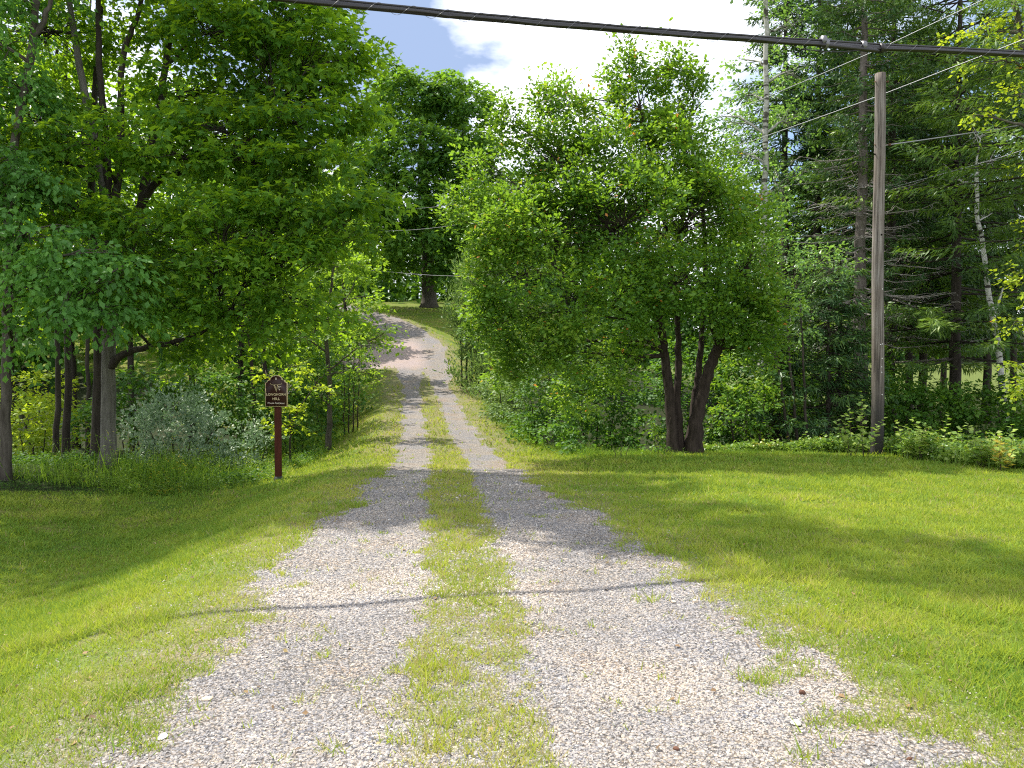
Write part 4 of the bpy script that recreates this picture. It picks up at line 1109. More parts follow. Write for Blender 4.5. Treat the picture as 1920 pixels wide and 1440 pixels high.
# ------------------------------------------------------------------ sign, pole, wires
def make_sign():
    red = plain_mat('sign_brown', (.040, .012, .010), .45, .4, noise=.12)
    gold = plain_mat('sign_gold', (.62, .50, .28), .45, .5)
    cream = plain_mat('sign_cream', (.66, .58, .46), .6, .4)
    postm = bark_mat('sign_post_paint', (.050, .014, .008), (.085, .024, .014), (18, 18, 3), .15)
    grey = plain_mat('post_bracket', (.045, .055, .045), .7, .3, .1)
    d = 15.4
    p0 = at(522, 892, d); zb = Hf(p0[0], d)
    root = empty('sign', (p0[0], d, zb), 'brown wooden sign with a longhorn skull and gold lettering on a post', 'sign')
    top = at(520, 705, d)[2] - zb
    bot = at(520, 762, d)[2] - zb
    k = d / F
    g = Geo(); g.box((-.058, -.055, -.1), (.058, .055, top - .12)); o = g.build('post', postm, root)
    b = o.modifiers.new('bevel', 'BEVEL'); b.width = .006; b.segments = 2
    g = Geo(); g.box((-.066, -.064, -.1), (.066, .064, .07)); g.build('bracket', grey, root)
    # outline with concave shoulders and a round head, in pixels of the photograph round the middle
    def outline(off):
        o = off / k
        w, z1 = 20.6 - o, 44.5 - o * .3
        right = [(w, z1)]
        for a in np.linspace(0, pi / 2, 6)[1:]:          # hollow shoulder
            right.append((w - 4.6 * sin(a), z1 + 4.6 * (1 - cos(a))))
        ax = 11.6 - o; az = z1 + 5.6; hh = 58.5 - o - az
        arch = [(ax * cos(a), az + hh * sin(a)) for a in np.linspace(0, pi, 17)]
        pts = [(-w, o), (w, o)] + right + arch + [(-x, z) for x, z in right[::-1]]
        return [(x * k, z * k + bot) for x, z in pts]
    g = Geo(); g.prism(outline(0), -.102, -.066)
    g.build('rim', gold, root)
    g = Geo(); g.prism(outline(.013), -.108, -.101)
    pn = g.build('panel', red, root)
    yf = -.112

    def text(s, size, z, mat, name, space=1.0, bold=0.0, x=0., sx=1.0):
        cu = bpy.data.curves.new(name, 'FONT'); cu.body = s; cu.size = size; cu.align_x = 'CENTER'; cu.extrude = .002; cu.space_character = space
        cu.offset = bold
        ob = bpy.data.objects.new(name, cu); cu.materials.append(mat)
        ob.location = (x, yf, z); ob.rotation_euler = (pi / 2, 0, 0)
        ob.scale = (sx, 1, 1)
        me = bpy.data.meshes.new_from_object(ob)
        o2 = bpy.data.objects.new(name, me)
        o2.location, o2.rotation_euler, o2.scale = ob.location, ob.rotation_euler, ob.scale
        bpy.data.objects.remove(ob)
        return link(o2, pn)
    pb = at(520, 0, d)
    def zz(py): return at(520, py, d)[2] - zb
    text('LONGHORN', .066, zz(741.2), gold, 'lettering', 1.08, .0008, sx=1.0)
    text('HILL', .074, zz(749.6), gold, 'lettering', 1.05, .0008, sx=1.0)
    text('Private Residence', .050, zz(756.8), cream, 'lettering', 1.0, .0003, sx=.95)
    text('8', .06, zz(711.7), cream, 'number', 1.0, .002)
    # longhorn skull
    def stroke(g, pts, w):
        pts = np.array(pts, float) * k
        for i in range(len(pts) - 1):
            a, c = pts[i], pts[i + 1]
            dd = (c - a) / (np.linalg.norm(c - a) + 1e-9); nn = np.array([-dd[1], dd[0]])
            w0, w1 = w[i] * k * .5, w[i + 1] * k * .5
            q = [a + nn * w0, a - nn * w0, c - nn * w1, c + nn * w1]
            v = [(x, yf - .003, z) for x, z in q] + [(x, yf + .004, z) for x, z in q]
            g.add(v, [(0, 3, 2, 1), (4, 5, 6, 7), (0, 1, 5, 4), (1, 2, 6, 5), (2, 3, 7, 6), (3, 0, 4, 7)])
    z0 = zz(726) / k
    g = Geo()
    stroke(g, [(-11.3, z0 + 8.5), (-9.5, z0 + 6), (-6, z0 + 4.6), (-2.5, z0 + 4.8), (0, z0 + 4.6), (3, z0 + 4.8), (7, z0 + 4.8), (10, z0 + 6.4), (11.3, z0 + 9)], [.3, .7, .8, .8, .6, .8, .8, .7, .3])
    stroke(g, [(-4.5, z0 + 4.6), (-2.2, z0 + 2), (-1.6, z0 - 2), (.4, z0 - 5.2), (.8, z0 - 8)], [1.0, 2.2, 1.4, 2.0, .8])
    stroke(g, [(3.2, z0 + 4.4), (2.2, z0 + 1), (1.6, z0 - 2.2), (.6, z0 - 6)], [1.4, 1.0, 1.2, .9])
    g.build('skull_emblem', gold, pn)
    g = Geo()
    stroke(g, [(4, z0 + 2.2), (5.4, z0 + .8), (6.6, z0 - .2)], [.8, 2.6, .6])
    stroke(g, [(6.6, z0 + 1.8), (8.4, z0 + 1.6), (9.6, z0 + .4)], [.5, 1.4, .7])
    stroke(g, [(4.6, z0 - 2.4), (6, z0 - 3.8), (7.4, z0 - 5)], [.8, 2.2, 1.2])
    g.build('feather_emblem', cream, pn)


make_sign()


def make_pole():
    m, n, l, out = new_mat('weathered_pole')
    g = n.new('ShaderNodeNewGeometry'); mpn = n.new('ShaderNodeMapping'); mpn.inputs['Scale'].default_value = (28, 28, .9)
    z = n.new('ShaderNodeTexNoise'); z.inputs['Scale'].default_value = 1; z.inputs['Detail'].default_value = 7; z.inputs['Roughness'].default_value = .7
    r = ramp(n, [(.36, (.035, .03, .027)), (.48, (.15, .13, .115)), (.66, (.30, .28, .26))])
    z2 = n.new('ShaderNodeTexNoise'); z2.inputs['Scale'].default_value = 1.1; z2.inputs['Detail'].default_value = 3
    r2 = ramp(n, [(.35, (.72, .66, .6)), (.65, (1.05, 1.05, 1.05))])
    sx = n.new('ShaderNodeAttribute'); sx.attribute_name = 'tone'
    base = n.new('ShaderNodeMix'); base.data_type = 'RGBA'; base.inputs['A'].default_value = (.025, .022, .02, 1)
    mu = n.new('ShaderNodeMix'); mu.data_type = 'RGBA'; mu.blend_type = 'MULTIPLY'; mu.inputs['Factor'].default_value = 1
    p = n.new('ShaderNodeBsdfPrincipled'); p.inputs['Roughness'].default_value = .85
    bp = n.new('ShaderNodeBump'); bp.inputs['Strength'].default_value = .5; bp.inputs['Distance'].default_value = .015
    l.new(g.outputs['Position'], mpn.inputs[0]); l.new(mpn.outputs[0], z.inputs['Vector']); l.new(g.outputs['Position'], z2.inputs['Vector'])
    l.new(z.outputs['Fac'], r.inputs[0]); l.new(z2.outputs['Fac'], r2.inputs[0]); l.new(r.outputs[0], mu.inputs['A']); l.new(r2.outputs[0], mu.inputs['B'])
    l.new(sx.outputs['Fac'], base.inputs['Factor']); l.new(mu.outputs['Result'], base.inputs['B'])
    l.new(z.outputs['Fac'], bp.inputs['Height']); l.new(bp.outputs[0], p.inputs['Normal'])
    l.new(base.outputs['Result'], p.inputs['Base Color']); l.new(p.outputs[0], out.inputs[0])
    d = 16.2
    b = at(1644, 848, d); zb = Hf(b[0], d)
    org = np.array([b[0], d, zb])
    root = empty('utility_pole', org, 'weathered wooden utility pole standing at the lawn edge on the right', 'utility pole')
    tp = at(1650, 138, d)
    rng = np.random.default_rng(5)
    pts = np.array([np.array([b[0], d, zb - .1]) * (1 - t) + tp * t for t in np.linspace(0, 1, 40)])
    pts[:, 0] += .012 * np.sin(np.linspace(0, 9, 40))
    g = Geo(); g.tube(pts, np.linspace(.128, .104, 40), 18, True, .03, rng)
    tone = sstep(.45, 2.0, g.v[0][:, 2] - zb + .5 * (fbm(np.arctan2(g.v[0][:, 1] - d, g.v[0][:, 0] - b[0]) * 2, g.v[0][:, 2], 1.2, 4) - .5))
    g.tone = [tone]
    g.build('shaft', m, root, org, smooth=True)
    steel = plain_mat('galvanised_steel', (.35, .35, .34), .5, .5, .7)
    rust = plain_mat('rusty_bolt', (.12, .06, .035), .8, .3, .2)
    white = plain_mat('pole_tag', (.75, .75, .72), .5, .4)
    front = -.118
    for px, py in ((1655, 645), (1654, 672), (1653, 698), (1651, 646), (1654, 740), (1653, 688), (1655, 542)):
        q = at(px, py, d - .12) - org
        ax = pts[np.argmin(abs(pts[:, 2] - zb - q[2]))] - org
        rr = .125 - .003 * q[2]
        dx = np.clip(q[0] - ax[0], -rr * .9, rr * .9)
        yy = -math.sqrt(rr ** 2 - dx ** 2) + .004
        g = Geo(); g.tube([(ax[0] + dx, yy, q[2]), (ax[0] + dx, yy - .012, q[2])], .011, 8); g.build('nail_tag', white, root)
    for px, py in ((1644, 287), (1653, 440)):
        q = at(px, py, d - .12) - org
        ax = pts[np.argmin(abs(pts[:, 2] - zb - q[2]))] - org
        dx = q[0] - ax[0]; rr = .118
        yy = -math.sqrt(max(.001, rr ** 2 - dx ** 2))
        g = Geo(); g.tube([(ax[0] + dx, yy + .005, q[2]), (ax[0] + dx, yy - .006, q[2])], .018, 8); g.build('knot_hole', plain_mat('hole', (.01, .008, .007), 1, .1), root)
    for py, L_ in ((272, .11), (154, .06)):
        q = at(1650, py, d) - org
        g = Geo(); g.tube([(q[0] - .13, -.02, q[2]), (q[0] + .10 + L_, -.02, q[2])], .012, 8); g.tube([(q[0] + .10 + L_ - .02, -.02, q[2]), (q[0] + .10 + L_, -.02, q[2])], .026, 8)
        g.build('bolt', rust, root)
    q = at(1650, 140, d) - org
    return org


make_pole()


def sag_line(a, b, sag, n=24):
    a, b = np.array(a, float), np.array(b, float)
    t = np.linspace(0, 1, n)[:, None]
    p = a * (1 - t) + b * t
    p[:, 2] -= (4 * sag * t * (1 - t))[:, 0]
    return p


def make_wires():
    black = plain_mat('cable_sheath', (.016, .014, .015), .38, .5)
    steel = plain_mat('lashing_wire', (.16, .16, .17), .4, .5, .6)
    alu = plain_mat('aluminium_wire', (.24, .25, .26), .5, .5, .4)
    # heavy cable across the top of the picture
    sl = .22; y0 = 8.4
    def cp(px, py): return at(px, py, y0 / (1 - sl * (px - 960) / F))
    key = [(545, -1), (890, 33), (1240, 62), (1560, 84), (1920, 103)]
    pts = [cp(*k) for k in key]
    dl = (pts[0] - pts[2]); dr = (pts[-1] - pts[-3])
    pts = [pts[0] + dl * 9 + (0, 0, .6), pts[0] + dl * 3 + (0, 0, .1)] + pts + [pts[-1] + dr * 3 + (0, 0, .15), pts[-1] + dr * 8 + (0, 0, .8)]
    root = empty('overhead_cable', pts[4], 'thick black lashed telephone cable running across the top of the view', 'cable')
    org = np.array(root.location)
    p = curve_pts(pts, 130)
    p[:, 2] += .0015 * np.sin(np.arange(len(p)) * .9)
    g = Geo(); g.tube(p, .031, 10); g.build('cable', black, root, org, smooth=True)
    p2 = p + (0, 0, .042); g = Geo(); g.tube(p2, .014, 8); g.build('strand', black, root, org, smooth=True)
    p3 = p + (0, -.024, -.012) + np.c_[np.zeros(len(p)), np.zeros(len(p)), .007 * np.sin(np.arange(len(p)) * .55)]
    g = Geo(); g.tube(p3, .014, 8); g.build('strand', black, root, org, smooth=True)
    # lashing wire wound round both
    seg = np.r_[0, np.cumsum(np.linalg.norm(np.diff(p, axis=0), axis=1))]
    s = np.arange(seg[-1] * .30, seg[-1] * .68, .022)
    q = np.c_[[np.interp(s, seg, p[:, j]) for j in range(3)]].T
    tn = norm(np.gradient(q, axis=0)); a = norm(np.cross(tn, [0, 0, 1])); b = np.cross(a, tn)
    th = s / .36 * 2 * pi
    q = q + (0, 0, .004) + (np.cos(th) * .051)[:, None] * a + (np.sin(th) * .051)[:, None] * b
    g = Geo(); g.tube(q, .0022, 4); g.build('lashing_wire', steel, root, org)
    # splice with clamps
    g = Geo(); ps = curve_pts([cp(1535, 80), cp(1590, 86), cp(1650, 92)], 12) + (0, -.02, -.03); g.tube(ps, np.array([.01] + [.028] * (len(ps) - 2) + [.01]), 8)
    g.build('splice_sleeve', black, root, org, smooth=True)
    g = Geo(); ps = curve_pts([cp(1500, 88), cp(1560, 94), cp(1618, 90)], 8) + (0, -.03, -.035); g.tube(ps, .006, 5); g.build('ground_lead', black, root, org)
    for px, py in ((1543, 78), (1548, 84), (1618, 88), (1652, 92)):
        c = cp(px, py); g = Geo(); dv = norm(cp(px + 20, py + 1.4) - c)
        g.tube([c - dv * .02 + (0, 0, .01), c + dv * .02 + (0, 0, .01)], .060, 10); g.build('clamp', steel if px < 1630 else black, root, org)

    def wire(name, label, pts, r, mat=alu, group='thin wires running up to the house'):
        pts = np.asarray(pts); o_ = pts[0]
        g = Geo(); g.tube(pts, r, 6)
        o = g.build(name, mat, None, o_, smooth=True)
        props(o, label, 'wire', group)
    A = at(1640, 96, 16.6); B = at(735, 391, 60)
    e = A + (A - B) * .45; e[2] = A[2] + .35
    wire('overhead_wire', 'uppermost thin wire slanting down from the top right corner behind the pole', np.vstack([sag_line(e, A, .1, 8)[:-1], sag_line(A, B, 1.0, 30)]), .0095)
    A = at(1645, 181, 16.7); B = at(690, 430, 60)
    e = A + (A - B) * .4; e[2] = A[2] + .45
    wire('overhead_wire', 'second thin wire passing just behind the top of the pole', np.vstack([sag_line(e, A, .1, 8)[:-1], sag_line(A, B, 1.0, 30)]), .0095)
    A = at(1657, 273, 16.15); B = at(1910, 233, 17.2)
    wire('guy_wire', 'twisted wire from the rusty bolt of the pole to the right edge', sag_line(A, A + (B - A) * 2.2, .03, 14), .012, group=None)
    P = curve_pts([at(2010, 250, 15.5), at(1860, 300, 17.5), at(1690, 347, 20), at(1500, 396, 24), at(1200, 470, 33), at(890, 517, 42), at(680, 506, 54)], 40)
    wire('overhead_wire', 'lowest thin wire, sagging across the dark trunk of the hilltop maple', P, .010)


make_wires()


# ------------------------------------------------------------------ grass, gravel, weeds, stones
def turf():
    rng = np.random.default_rng(9)
    X, Y, S_, kinds = [], [], [], []
    # rows of (y0,y1,density per square metre,blade height,blade width factor)
    for y0, y1, den, h, w in [(2.3, 4.0, 9000, .036, .95), (4.0, 6.0, 6400, .037, 1.15), (6.0, 9.0, 3600, .038, 1.5), (9.0, 13.0, 1700, .040, 2.1), (13, 18, 750, .045, 3.2), (18, 30, 150, .06, 5), (30, 60, 26, .08, 9)]:
        xm = .70 * y1 + .3
        n = int((y1 - y0) * 2 * xm * den)
        y = rng.uniform(y0, y1, n); x = rng.uniform(-xm, xm, n)
        keep = np.abs(x) < .70 * y + .3
        x, y = x[keep], y[keep]
        cl = fbm(x, y, 7, 41, 3)
        m, _ = turf_density(x, y)
        s = np.abs(x - xc(y))
        gpr = np.where(s < 3.4, m, 1.0)
        edge = (.55 + .45 * sstep(.35, .5, cl)) * (1 - .30 * sstep(.52, .66, fbm(x, y, 1.9, 333, 4)) * sstep(4.5, 1.5, s) )
        keep = rng.random(len(x)) < gpr * edge
        keep &= (x > lawn_left(y) - .5) & (x < lawn_right(y) + .5)
        x, y = x[keep], y[keep]
        X.append(x); Y.append(y)
        S_.append(np.full(len(x), h)); kinds.append(np.full(len(x), w))
    X, Y, S_, W = map(np.concatenate, (X, Y, S_, kinds))
    n = len(X)
    Z = H(X, Y) - .004
    hh = S_ * (.5 + .9 * rng.random(n)) * (.65 + .8 * fbm(X, Y, 2.6, 61, 3))
    s = np.abs(X - xc(Y))
    hh *= np.where(s < 1.9, .95, 1.)
    hh *= 1 + .8 * sstep(.60, .72, fbm(X, Y, 3.1, 444, 2))
    wd = .0042 * W * (.7 + .6 * rng.random(n))
    a = rng.random(n) * 2 * pi
    lean = rng.normal(0, .6, (n, 2))
    base = np.c_[X, Y, Z]
    side = np.c_[np.cos(a), np.sin(a) * .6, np.zeros(n)]
    tip = base + np.c_[lean * hh[:, None], hh]
    v = np.stack([base - side * wd[:, None], base + side * wd[:, None], tip], 1).reshape(-1, 3)
    f = np.arange(3 * n).reshape(-1, 3)
    big = fbm(X, Y, .55, 91, 3); med = fbm(X, Y, 2.3, 92, 3)
    dry = np.clip(1 - (s - 1.0) / 2.2, 0, 1)
    strip = (s < .55) * np.interp(Y, [6, 14], [1, .3])
    tone = .18 + .75 * (big - .5) + .75 * (med - .4) + .30 * dry + .12 * strip + rng.normal(0, .13, n)
    tone = np.clip(tone, 0, .92)
    straw = rng.random(n) < (.015 + .06 * strip + .16 * dry + .05 * (med > .60))
    hh_s = straw
    tone = np.where(straw, .99, tone)
    o = mesh_obj('grass', v, f, M['grass'], None, np.repeat(tone, 3))
    props(o, 'short green and yellowish grass of the lawn and the middle strip', 'grass', kind='stuff')
    print('grass', n)


turf()

OCT = np.array([(1, 0, 0), (-1, 0, 0), (0, 1, 0), (0, -1, 0), (0, 0, 1), (0, 0, -1)], float)
OCF = np.array([(0, 2, 4), (2, 1, 4), (1, 3, 4), (3, 0, 4), (2, 0, 5), (1, 2, 5), (3, 1, 5), (0, 3, 5)])


def gravel():
    rng = np.random.default_rng(19)
    X, Y, R_ = [], [], []
    for y0, y1, den, r in [(2.3, 4.0, 9500, .0054), (4.0, 6.0, 5600, .0066), (6.0, 9.5, 2400, .0090), (9.5, 14, 700, .013)]:
        n = int((y1 - y0) * 5.0 * den)
        y = rng.uniform(y0, y1, n); x = xc(y) + rng.uniform(-2.5, 2.5, n)
        m = mask(x, y)
        pt, out_ = turf_density(x, y)
        keep = rng.random(n) < (1 - .62 * pt) * (1 - .88 * out_)
        x, y = x[keep], y[keep]
        X.append(x); Y.append(y); R_.append(r * (.6 + 1.0 * rng.random(len(x)) ** 2.2))
    X, Y, R_ = map(np.concatenate, (X, Y, R_))
    n = len(X)
    Z = H(X, Y) + .006 + R_ * .05
    v = OCT[None] * (1 + rng.uniform(-.45, .35, (n, 6, 1)))
    v = v * (np.c_[.9 + .5 * rng.random(n), .8 + .3 * rng.random(n), .45 + .3 * rng.random(n)])[:, None]
    v += rng.normal(0, .14, (n, 6, 3))
    a = rng.random(n) * 2 * pi; ca, sa = np.cos(a), np.sin(a)
    x = v[..., 0] * ca[:, None] - v[..., 1] * sa[:, None]; y = v[..., 0] * sa[:, None] + v[..., 1] * ca[:, None]
    # tilt
    b = rng.normal(0, .35, n); cb, sb = np.cos(b), np.sin(b)
    z = v[..., 2] * cb[:, None] + x * sb[:, None]; x = x * cb[:, None] - v[..., 2] * sb[:, None]
    v = np.stack([x, y, z], -1) * R_[:, None, None] + np.c_[X, Y, Z][:, None]
    f = (OCF[None, :4] + (np.arange(n) * 5)[:, None, None]).reshape(-1, 3)
    v = v[:, :5]
    patch = fbm(X, Y, 1.3, 71, 3)
    tone = np.clip(.40 + (patch - .5) * .9 + rng.normal(0, .22, n), 0, 1)
    o = mesh_obj('gravel', v.reshape(-1, 3), f, M['stone'], None, np.repeat(tone, 5))
    props(o, 'loose grey and beige gravel stones in the wheel tracks', 'gravel', kind='stuff')
    print('gravel', n)


gravel()


def litter():
    rng = np.random.default_rng(77)
    n = 240
    y = 3 + 12 * rng.random(n) ** 1.2; x = rng.uniform(-.68, .68, n) * y
    k = (x < lawn_right(y)) & (x > lawn_left(y)); x, y = x[k], y[k]; n = len(x)
    a = rng.random(n) * 2 * pi
    v, f, t = leaves(np.c_[x, y, H(x, y) + .018], np.c_[np.cos(a), np.sin(a), rng.normal(0, .25, n)], norm(np.array([0, 0, 1.]) + rng.normal(0, .35, (n, 3))),
                     rng.uniform(.02, .042, n), 'round', rng.random(n))
    m, nn, l, out = new_mat('dead_leaf')
    at_ = nn.new('ShaderNodeAttribute'); at_.attribute_name = 'tone'
    r = ramp(nn, [(0, (.10, .06, .03)), (.5, (.26, .16, .07)), (.9, (.30, .24, .09)), (1, (.34, .28, .14))])
    p = nn.new('ShaderNodeBsdfPrincipled'); p.inputs['Roughness'].default_value = .8
    l.new(at_.outputs['Fac'], r.inputs[0]); l.new(r.outputs[0], p.inputs['Base Color']); l.new(p.outputs[0], out.inputs[0])
    o = mesh_obj('fallen_leaves', v, f, m, None, t)
    props(o, 'scattered dry brown leaves lying on the lawn and the drive', 'leaves', kind='stuff')


litter()


def ico_stone(name, label, px, py, w, mat, seed, squash=.6):
    import bmesh
    rng = np.random.default_rng(seed)
    # on the ground along the ray
    Yd = 2.0
    while Yd < 30:
        p = at(px, py, Yd)
        if p[2] < Hf(p[0], Yd) + .01: break
        Yd += .02
    bm = bmesh.new(); bmesh.ops.create_icosphere(bm, subdivisions=2, radius=1)
    r = w * Yd / F / 2
    ph = rng.random(6) * 6
    for v in bm.verts:
        c = v.co
        k = 1 + .13 * sin(3 * c.x + ph[0]) + .12 * sin(3.4 * c.y + ph[1]) + .1 * sin(4 * c.z + ph[2]) + rng.normal(0, .03)
        v.co = (c.x * k * r, c.y * k * r * .8, c.z * k * r * squash)
    me = bpy.data.meshes.new(name); bm.to_mesh(me); bm.free(); me.materials.append(mat)
    o = bpy.data.objects.new(name, me); o.location = (p[0], Yd, p[2] + r * squash * .35)
    o.rotation_euler = (0, 0, rng.random() * 6)
    props(link(o), label, 'stone')


def stones():
    white = plain_mat('white_stone', (.72, .68, .60), .85, .2, noise=.1)
    brown = plain_mat('brown_stone', (.12, .06, .04), .85, .2, noise=.3)
    buff = plain_mat('buff_stone', (.55, .46, .36), .85, .2, noise=.15)
    ico_stone('stone', 'largest pale stone on a tuft of grass at the lower right of the drive', 1493, 1358, 20, white, 1)
    ico_stone('stone', 'reddish brown stone among tufts at the right of the drive', 1504, 1301, 16, brown, 2)
    ico_stone('stone', 'buff stone at the right gravel edge near the cable shadow', 1304, 1129, 12, buff, 3)
    ico_stone('stone', 'small flat buff stone left of the round one near the cable shadow', 1263, 1129, 12, buff, 4, .4)
    ico_stone('stone', 'pale flat stone lying at the left gravel edge', 388, 1311, 20, buff, 5, .4)
    ico_stone('stone', 'long whitish stone at the lower left of the drive', 305, 1383, 22, white, 6, .4)
    ico_stone('stone', 'brownish flat stone in the right wheel track at the bottom', 1268, 1405, 14, brown, 7, .45)
    ico_stone('stone', 'dark lump lying alone on the right lawn', 1822, 1128, 10, brown, 8, .7)
    ico_stone('stone', 'dark stone at the bottom edge in the turf right of the drive', 1706, 1425, 14, brown, 9)
    ico_stone('stone', 'pale pebble at the bottom right edge of the gravel', 1628, 1432, 14, white, 10)


stones()


def weeds(name, label, pts, hfun, mat, seed, leaf=.07, per=14, kind='slim', blades=6, odd=.03, spread=.14):
    """pts: (N,2) plant positions"""
    global TRI
    rng = np.random.default_rng(seed)
    n = len(pts); x, y = pts[:, 0], pts[:, 1]; z = H(x, y) - .02
    h = hfun(x, y) * (.4 + .8 * rng.random(n) ** 1.5) * (.3 + 1.5 * fbm(x, y, 1.3, seed + 3, 3))
    lean = rng.normal(0, .16, (n, 2))
    ct = np.clip(.25 + .9 * (fbm(x, y, .9, seed, 3) - .3) + rng.normal(0, .12, n), .02, .92)
    t = .12 + .88 * rng.random((n, per)) ** .8
    a = rng.random((n, per)) * 2 * pi
    pos = np.stack([x[:, None] + lean[:, :1] * h[:, None] * t, y[:, None] + lean[:, 1:] * h[:, None] * t, z[:, None] + h[:, None] * t], -1)
    d = np.stack([np.cos(a), np.sin(a), rng.uniform(-.15, .9, (n, per))], -1)
    pos += rng.normal(0, spread * .25, pos.shape) * np.array([1, 1, .3])
    nr = norm(np.array([0, 0, 1.]) + rng.normal(0, .5, (n, per, 3)))
    sz = leaf * (.6 + .8 * rng.random((n, per))) * (1.15 - .5 * t)
    tone = np.clip(ct[:, None] + rng.normal(0, .15, (n, per)), 0, .92)
    hot = fbm(x, y, 1.4, seed + 5, 2) > .66
    tone = np.where(rng.random((n, per)) < odd * (1 + 8 * hot[:, None]), .99, tone)
    v1, f1, t1 = leaves(pos.reshape(-1, 3), d.reshape(-1, 3), nr.reshape(-1, 3), sz.ravel(), kind, tone.ravel())
    # long grass blades and stems
    m = n * blades
    bx = np.repeat(x, blades) + rng.normal(0, spread, m); by = np.repeat(y, blades) + rng.normal(0, spread, m)
    bz = H(bx, by) - .02
    bh = np.repeat(h, blades) * rng.uniform(.5, 1.05, m)
    dd = np.c_[rng.normal(0, .28, m), rng.normal(0, .28, m), np.ones(m)]
    v2, f2, t2 = leaves(np.c_[bx, by, bz], dd, norm(rng.normal(0, 1, (m, 3)) * (1, 1, .1)), bh, 'stalk', np.clip(np.repeat(ct, blades) + .05, 0, .92))
    v = np.vstack([v1, v2]); f = np.vstack([f1, f2 + len(v1)])
    TRI += len(f)
    o = mesh_obj(name, v, f, mat, None, np.concatenate([t1, t2]))
    props(o, label, 'weeds', kind='stuff')


TPL['stalk'] = (np.array([(0, -.012, 0), (0, .012, 0), (1, 0, 0)]), np.array([(0, 1, 2)]))


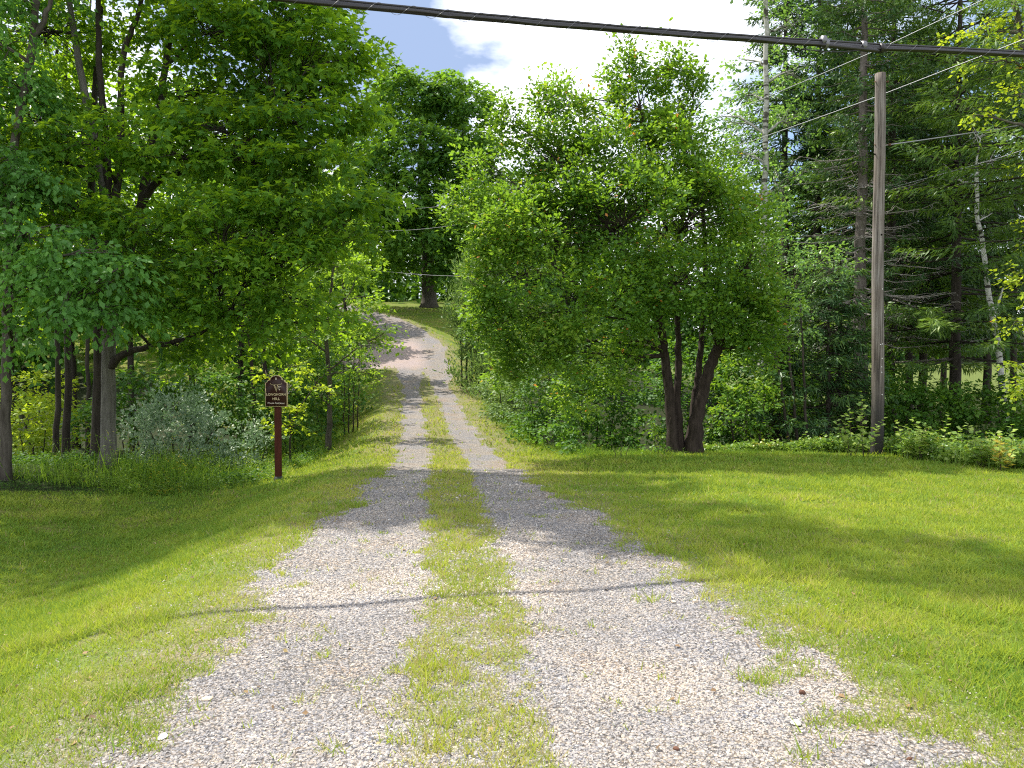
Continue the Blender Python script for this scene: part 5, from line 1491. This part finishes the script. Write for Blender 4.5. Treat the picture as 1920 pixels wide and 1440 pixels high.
def make_weeds():
    rng = np.random.default_rng(500)
    # bank on the left, behind the sign and up the drive
    n = 3100
    y = 14.2 + 21 * rng.random(n) ** 1.35; x = lawn_left(y) - 2.8 * rng.random(n) ** 1.6 + .1
    weeds('weeds', 'sunlit tall weeds and long grass on the bank behind the sign', np.c_[x, y], lambda x, y: np.interp(lawn_left(y) - x, [0, .4, 2], [.18, .40, .75]), M['weed'], 501, .075, 12, 'slim', 6, .02)
    n = 1400
    y = 15.6 + 8 * rng.random(n); x = -11 + 3 + (rng.random(n) * 5) - 0
    x = -11.5 + 6.3 * rng.random(n)
    weeds('undergrowth', 'shaded undergrowth at the feet of the maple and the silvery bush', np.c_[x, y], lambda x, y: .26 + 0 * x, M['forest'], 502, .09, 14, 'quad', 5, 0)
    # long dark grass round the maple's foot
    n = 1900
    x = rng.uniform(-13.5, -5.8, n); y = np.interp(x, [-13.5, -9, -5.8], [10.8, 12.9, 14.4]) + rng.random(n) * 4.0
    weeds('long_grass', 'long dark grass on the mound in front of the maple trunk', np.c_[x, y], lambda x, y: .11 + 0 * x, M['forest'], 503, .05, 6, 'slim', 16, 0)
    # right: weeds along the lawn edge
    n = 2500
    x = 4.3 + 8.5 * rng.random(n); e = np.interp(x, [4, 6, 7.75, 7.95, 8.5, 10, 13], [17.2, 16.8, 16.6, 15.4, 13.2, 12.2, 11.5]); y = e + (1.5 + 2.2 * (x > 8)) * rng.random(n) ** 1.3
    weeds('weeds', 'mixed leafy weeds with yellowing leaves along the edge of the right lawn', np.c_[x, y],
          lambda x, y: np.interp(x, [4.3, 6.5, 8.2, 10, 13], [.16, .34, .44, .42, .5]), M['weed_right'], 504, .10, 15, 'quad', 5, .02)
    # tall grass fringe along the right verge
    n = 1500
    y = 15.8 + 18 * rng.random(n) ** 1.3; x = lawn_right(np.maximum(y, 17)) * 1.0 + .25 * rng.normal(0, 1, n) + .2
    x = np.where(y < 17.2, np.interp(y, [15.8, 17.2], [2.6, 1.6]) + rng.normal(0, .5, n), x)
    weeds('verge_grass', 'bright long grass fringe at the foot of the verge bushes', np.c_[x, y], lambda x, y: .22 + 0 * x, M['weed'], 505, .05, 5, 'slim', 14, .01)
    n = 700
    x = rng.uniform(2.2, 7.2, n); y = 16.2 + rng.random(n) * .7 - .06 * (x - 2)
    weeds('verge_grass', 'low grass growing round the stems of the apple tree', np.c_[x, y], lambda x, y: .13 + 0 * x, M['weed'], 506, .04, 4, 'slim', 14, 0)
    # single tall leafy plants
    P = [(1650, 735, 15.6, 'slender pale leaved plant close to the left of the pole foot'), (1765, 775, 15.0, 'tallest pale leaved plant right of the pole'), (1728, 795, 15.0, 'pale leafy plant between the pole and the tallest plant'),
         (1700, 790, 15.4, 'feathery fern like plant just right of the pole'), (1845, 790, 13.6, 'spreading plant with big pale leaves below the birch'), (1905, 785, 13.2, 'big leaved plant at the right edge of the weeds'),
         (1625, 765, 15.6, 'shorter pale leaved plant left of the pole'), (1880, 815, 12.9, 'reddish leaved plant low in the weeds near the right edge')]
    for k, (px, py, d, lab) in enumerate(P):
        if px == 1650: px = 1622; 
        if px == 1625: px = 1600
        x, y = base_of(px, d); zb = Hf(x, y); zt = at(px, py, d)[2]
        org = np.array([x, y, zb])
        root = empty('leafy_plant', org, lab, 'plant', 'tall plants in the weeds by the pole')
        r = np.random.default_rng(600 + k)
        for q in range(5):
            off = r.normal(0, .085, 2)
            p0 = org + (off[0] * .3, off[1] * .3, -.02); p1 = np.array([x + off[0] * 2, y + off[1] * 2, zb + (zt - zb) * (1 - .13 * q)])
            pts = curve_pts([p0, (p0 + p1) / 2 + r.normal(0, .02, 3), p1], 8)
            g = Geo(); g.tube(pts, np.linspace(.006, .002, len(pts)), 4); g.build('stem', M['twig'], root, org)
            nl = 13
            tt = np.linspace(.25, 1, nl); pos = np.c_[[np.interp(tt, np.linspace(0, 1, len(pts)), pts[:, j]) for j in range(3)]].T
            a = np.arange(nl) * 2.4 + q
            dd = np.c_[np.cos(a), np.sin(a), np.full(nl, .35)]
            tone = np.clip(r.normal(.75, .15, nl), 0, .92)
            if 'reddish' in lab: tone[r.random(nl) < .5] = .99
            v, f, t = leaves(pos, dd, norm(np.array([0, -.2, 1]) + r.normal(0, .3, (nl, 3))), .155 * (1.15 - .5 * tt), 'round', tone)
            o = mesh_obj('leaves', v, f, M['weed_right'], root, t, False, org); props(o, kind='stuff')


make_weeds()
print('leaf triangles', TRI, 'all', sum(len(o.data.polygons) for o in SC.objects if o.type == 'MESH'))
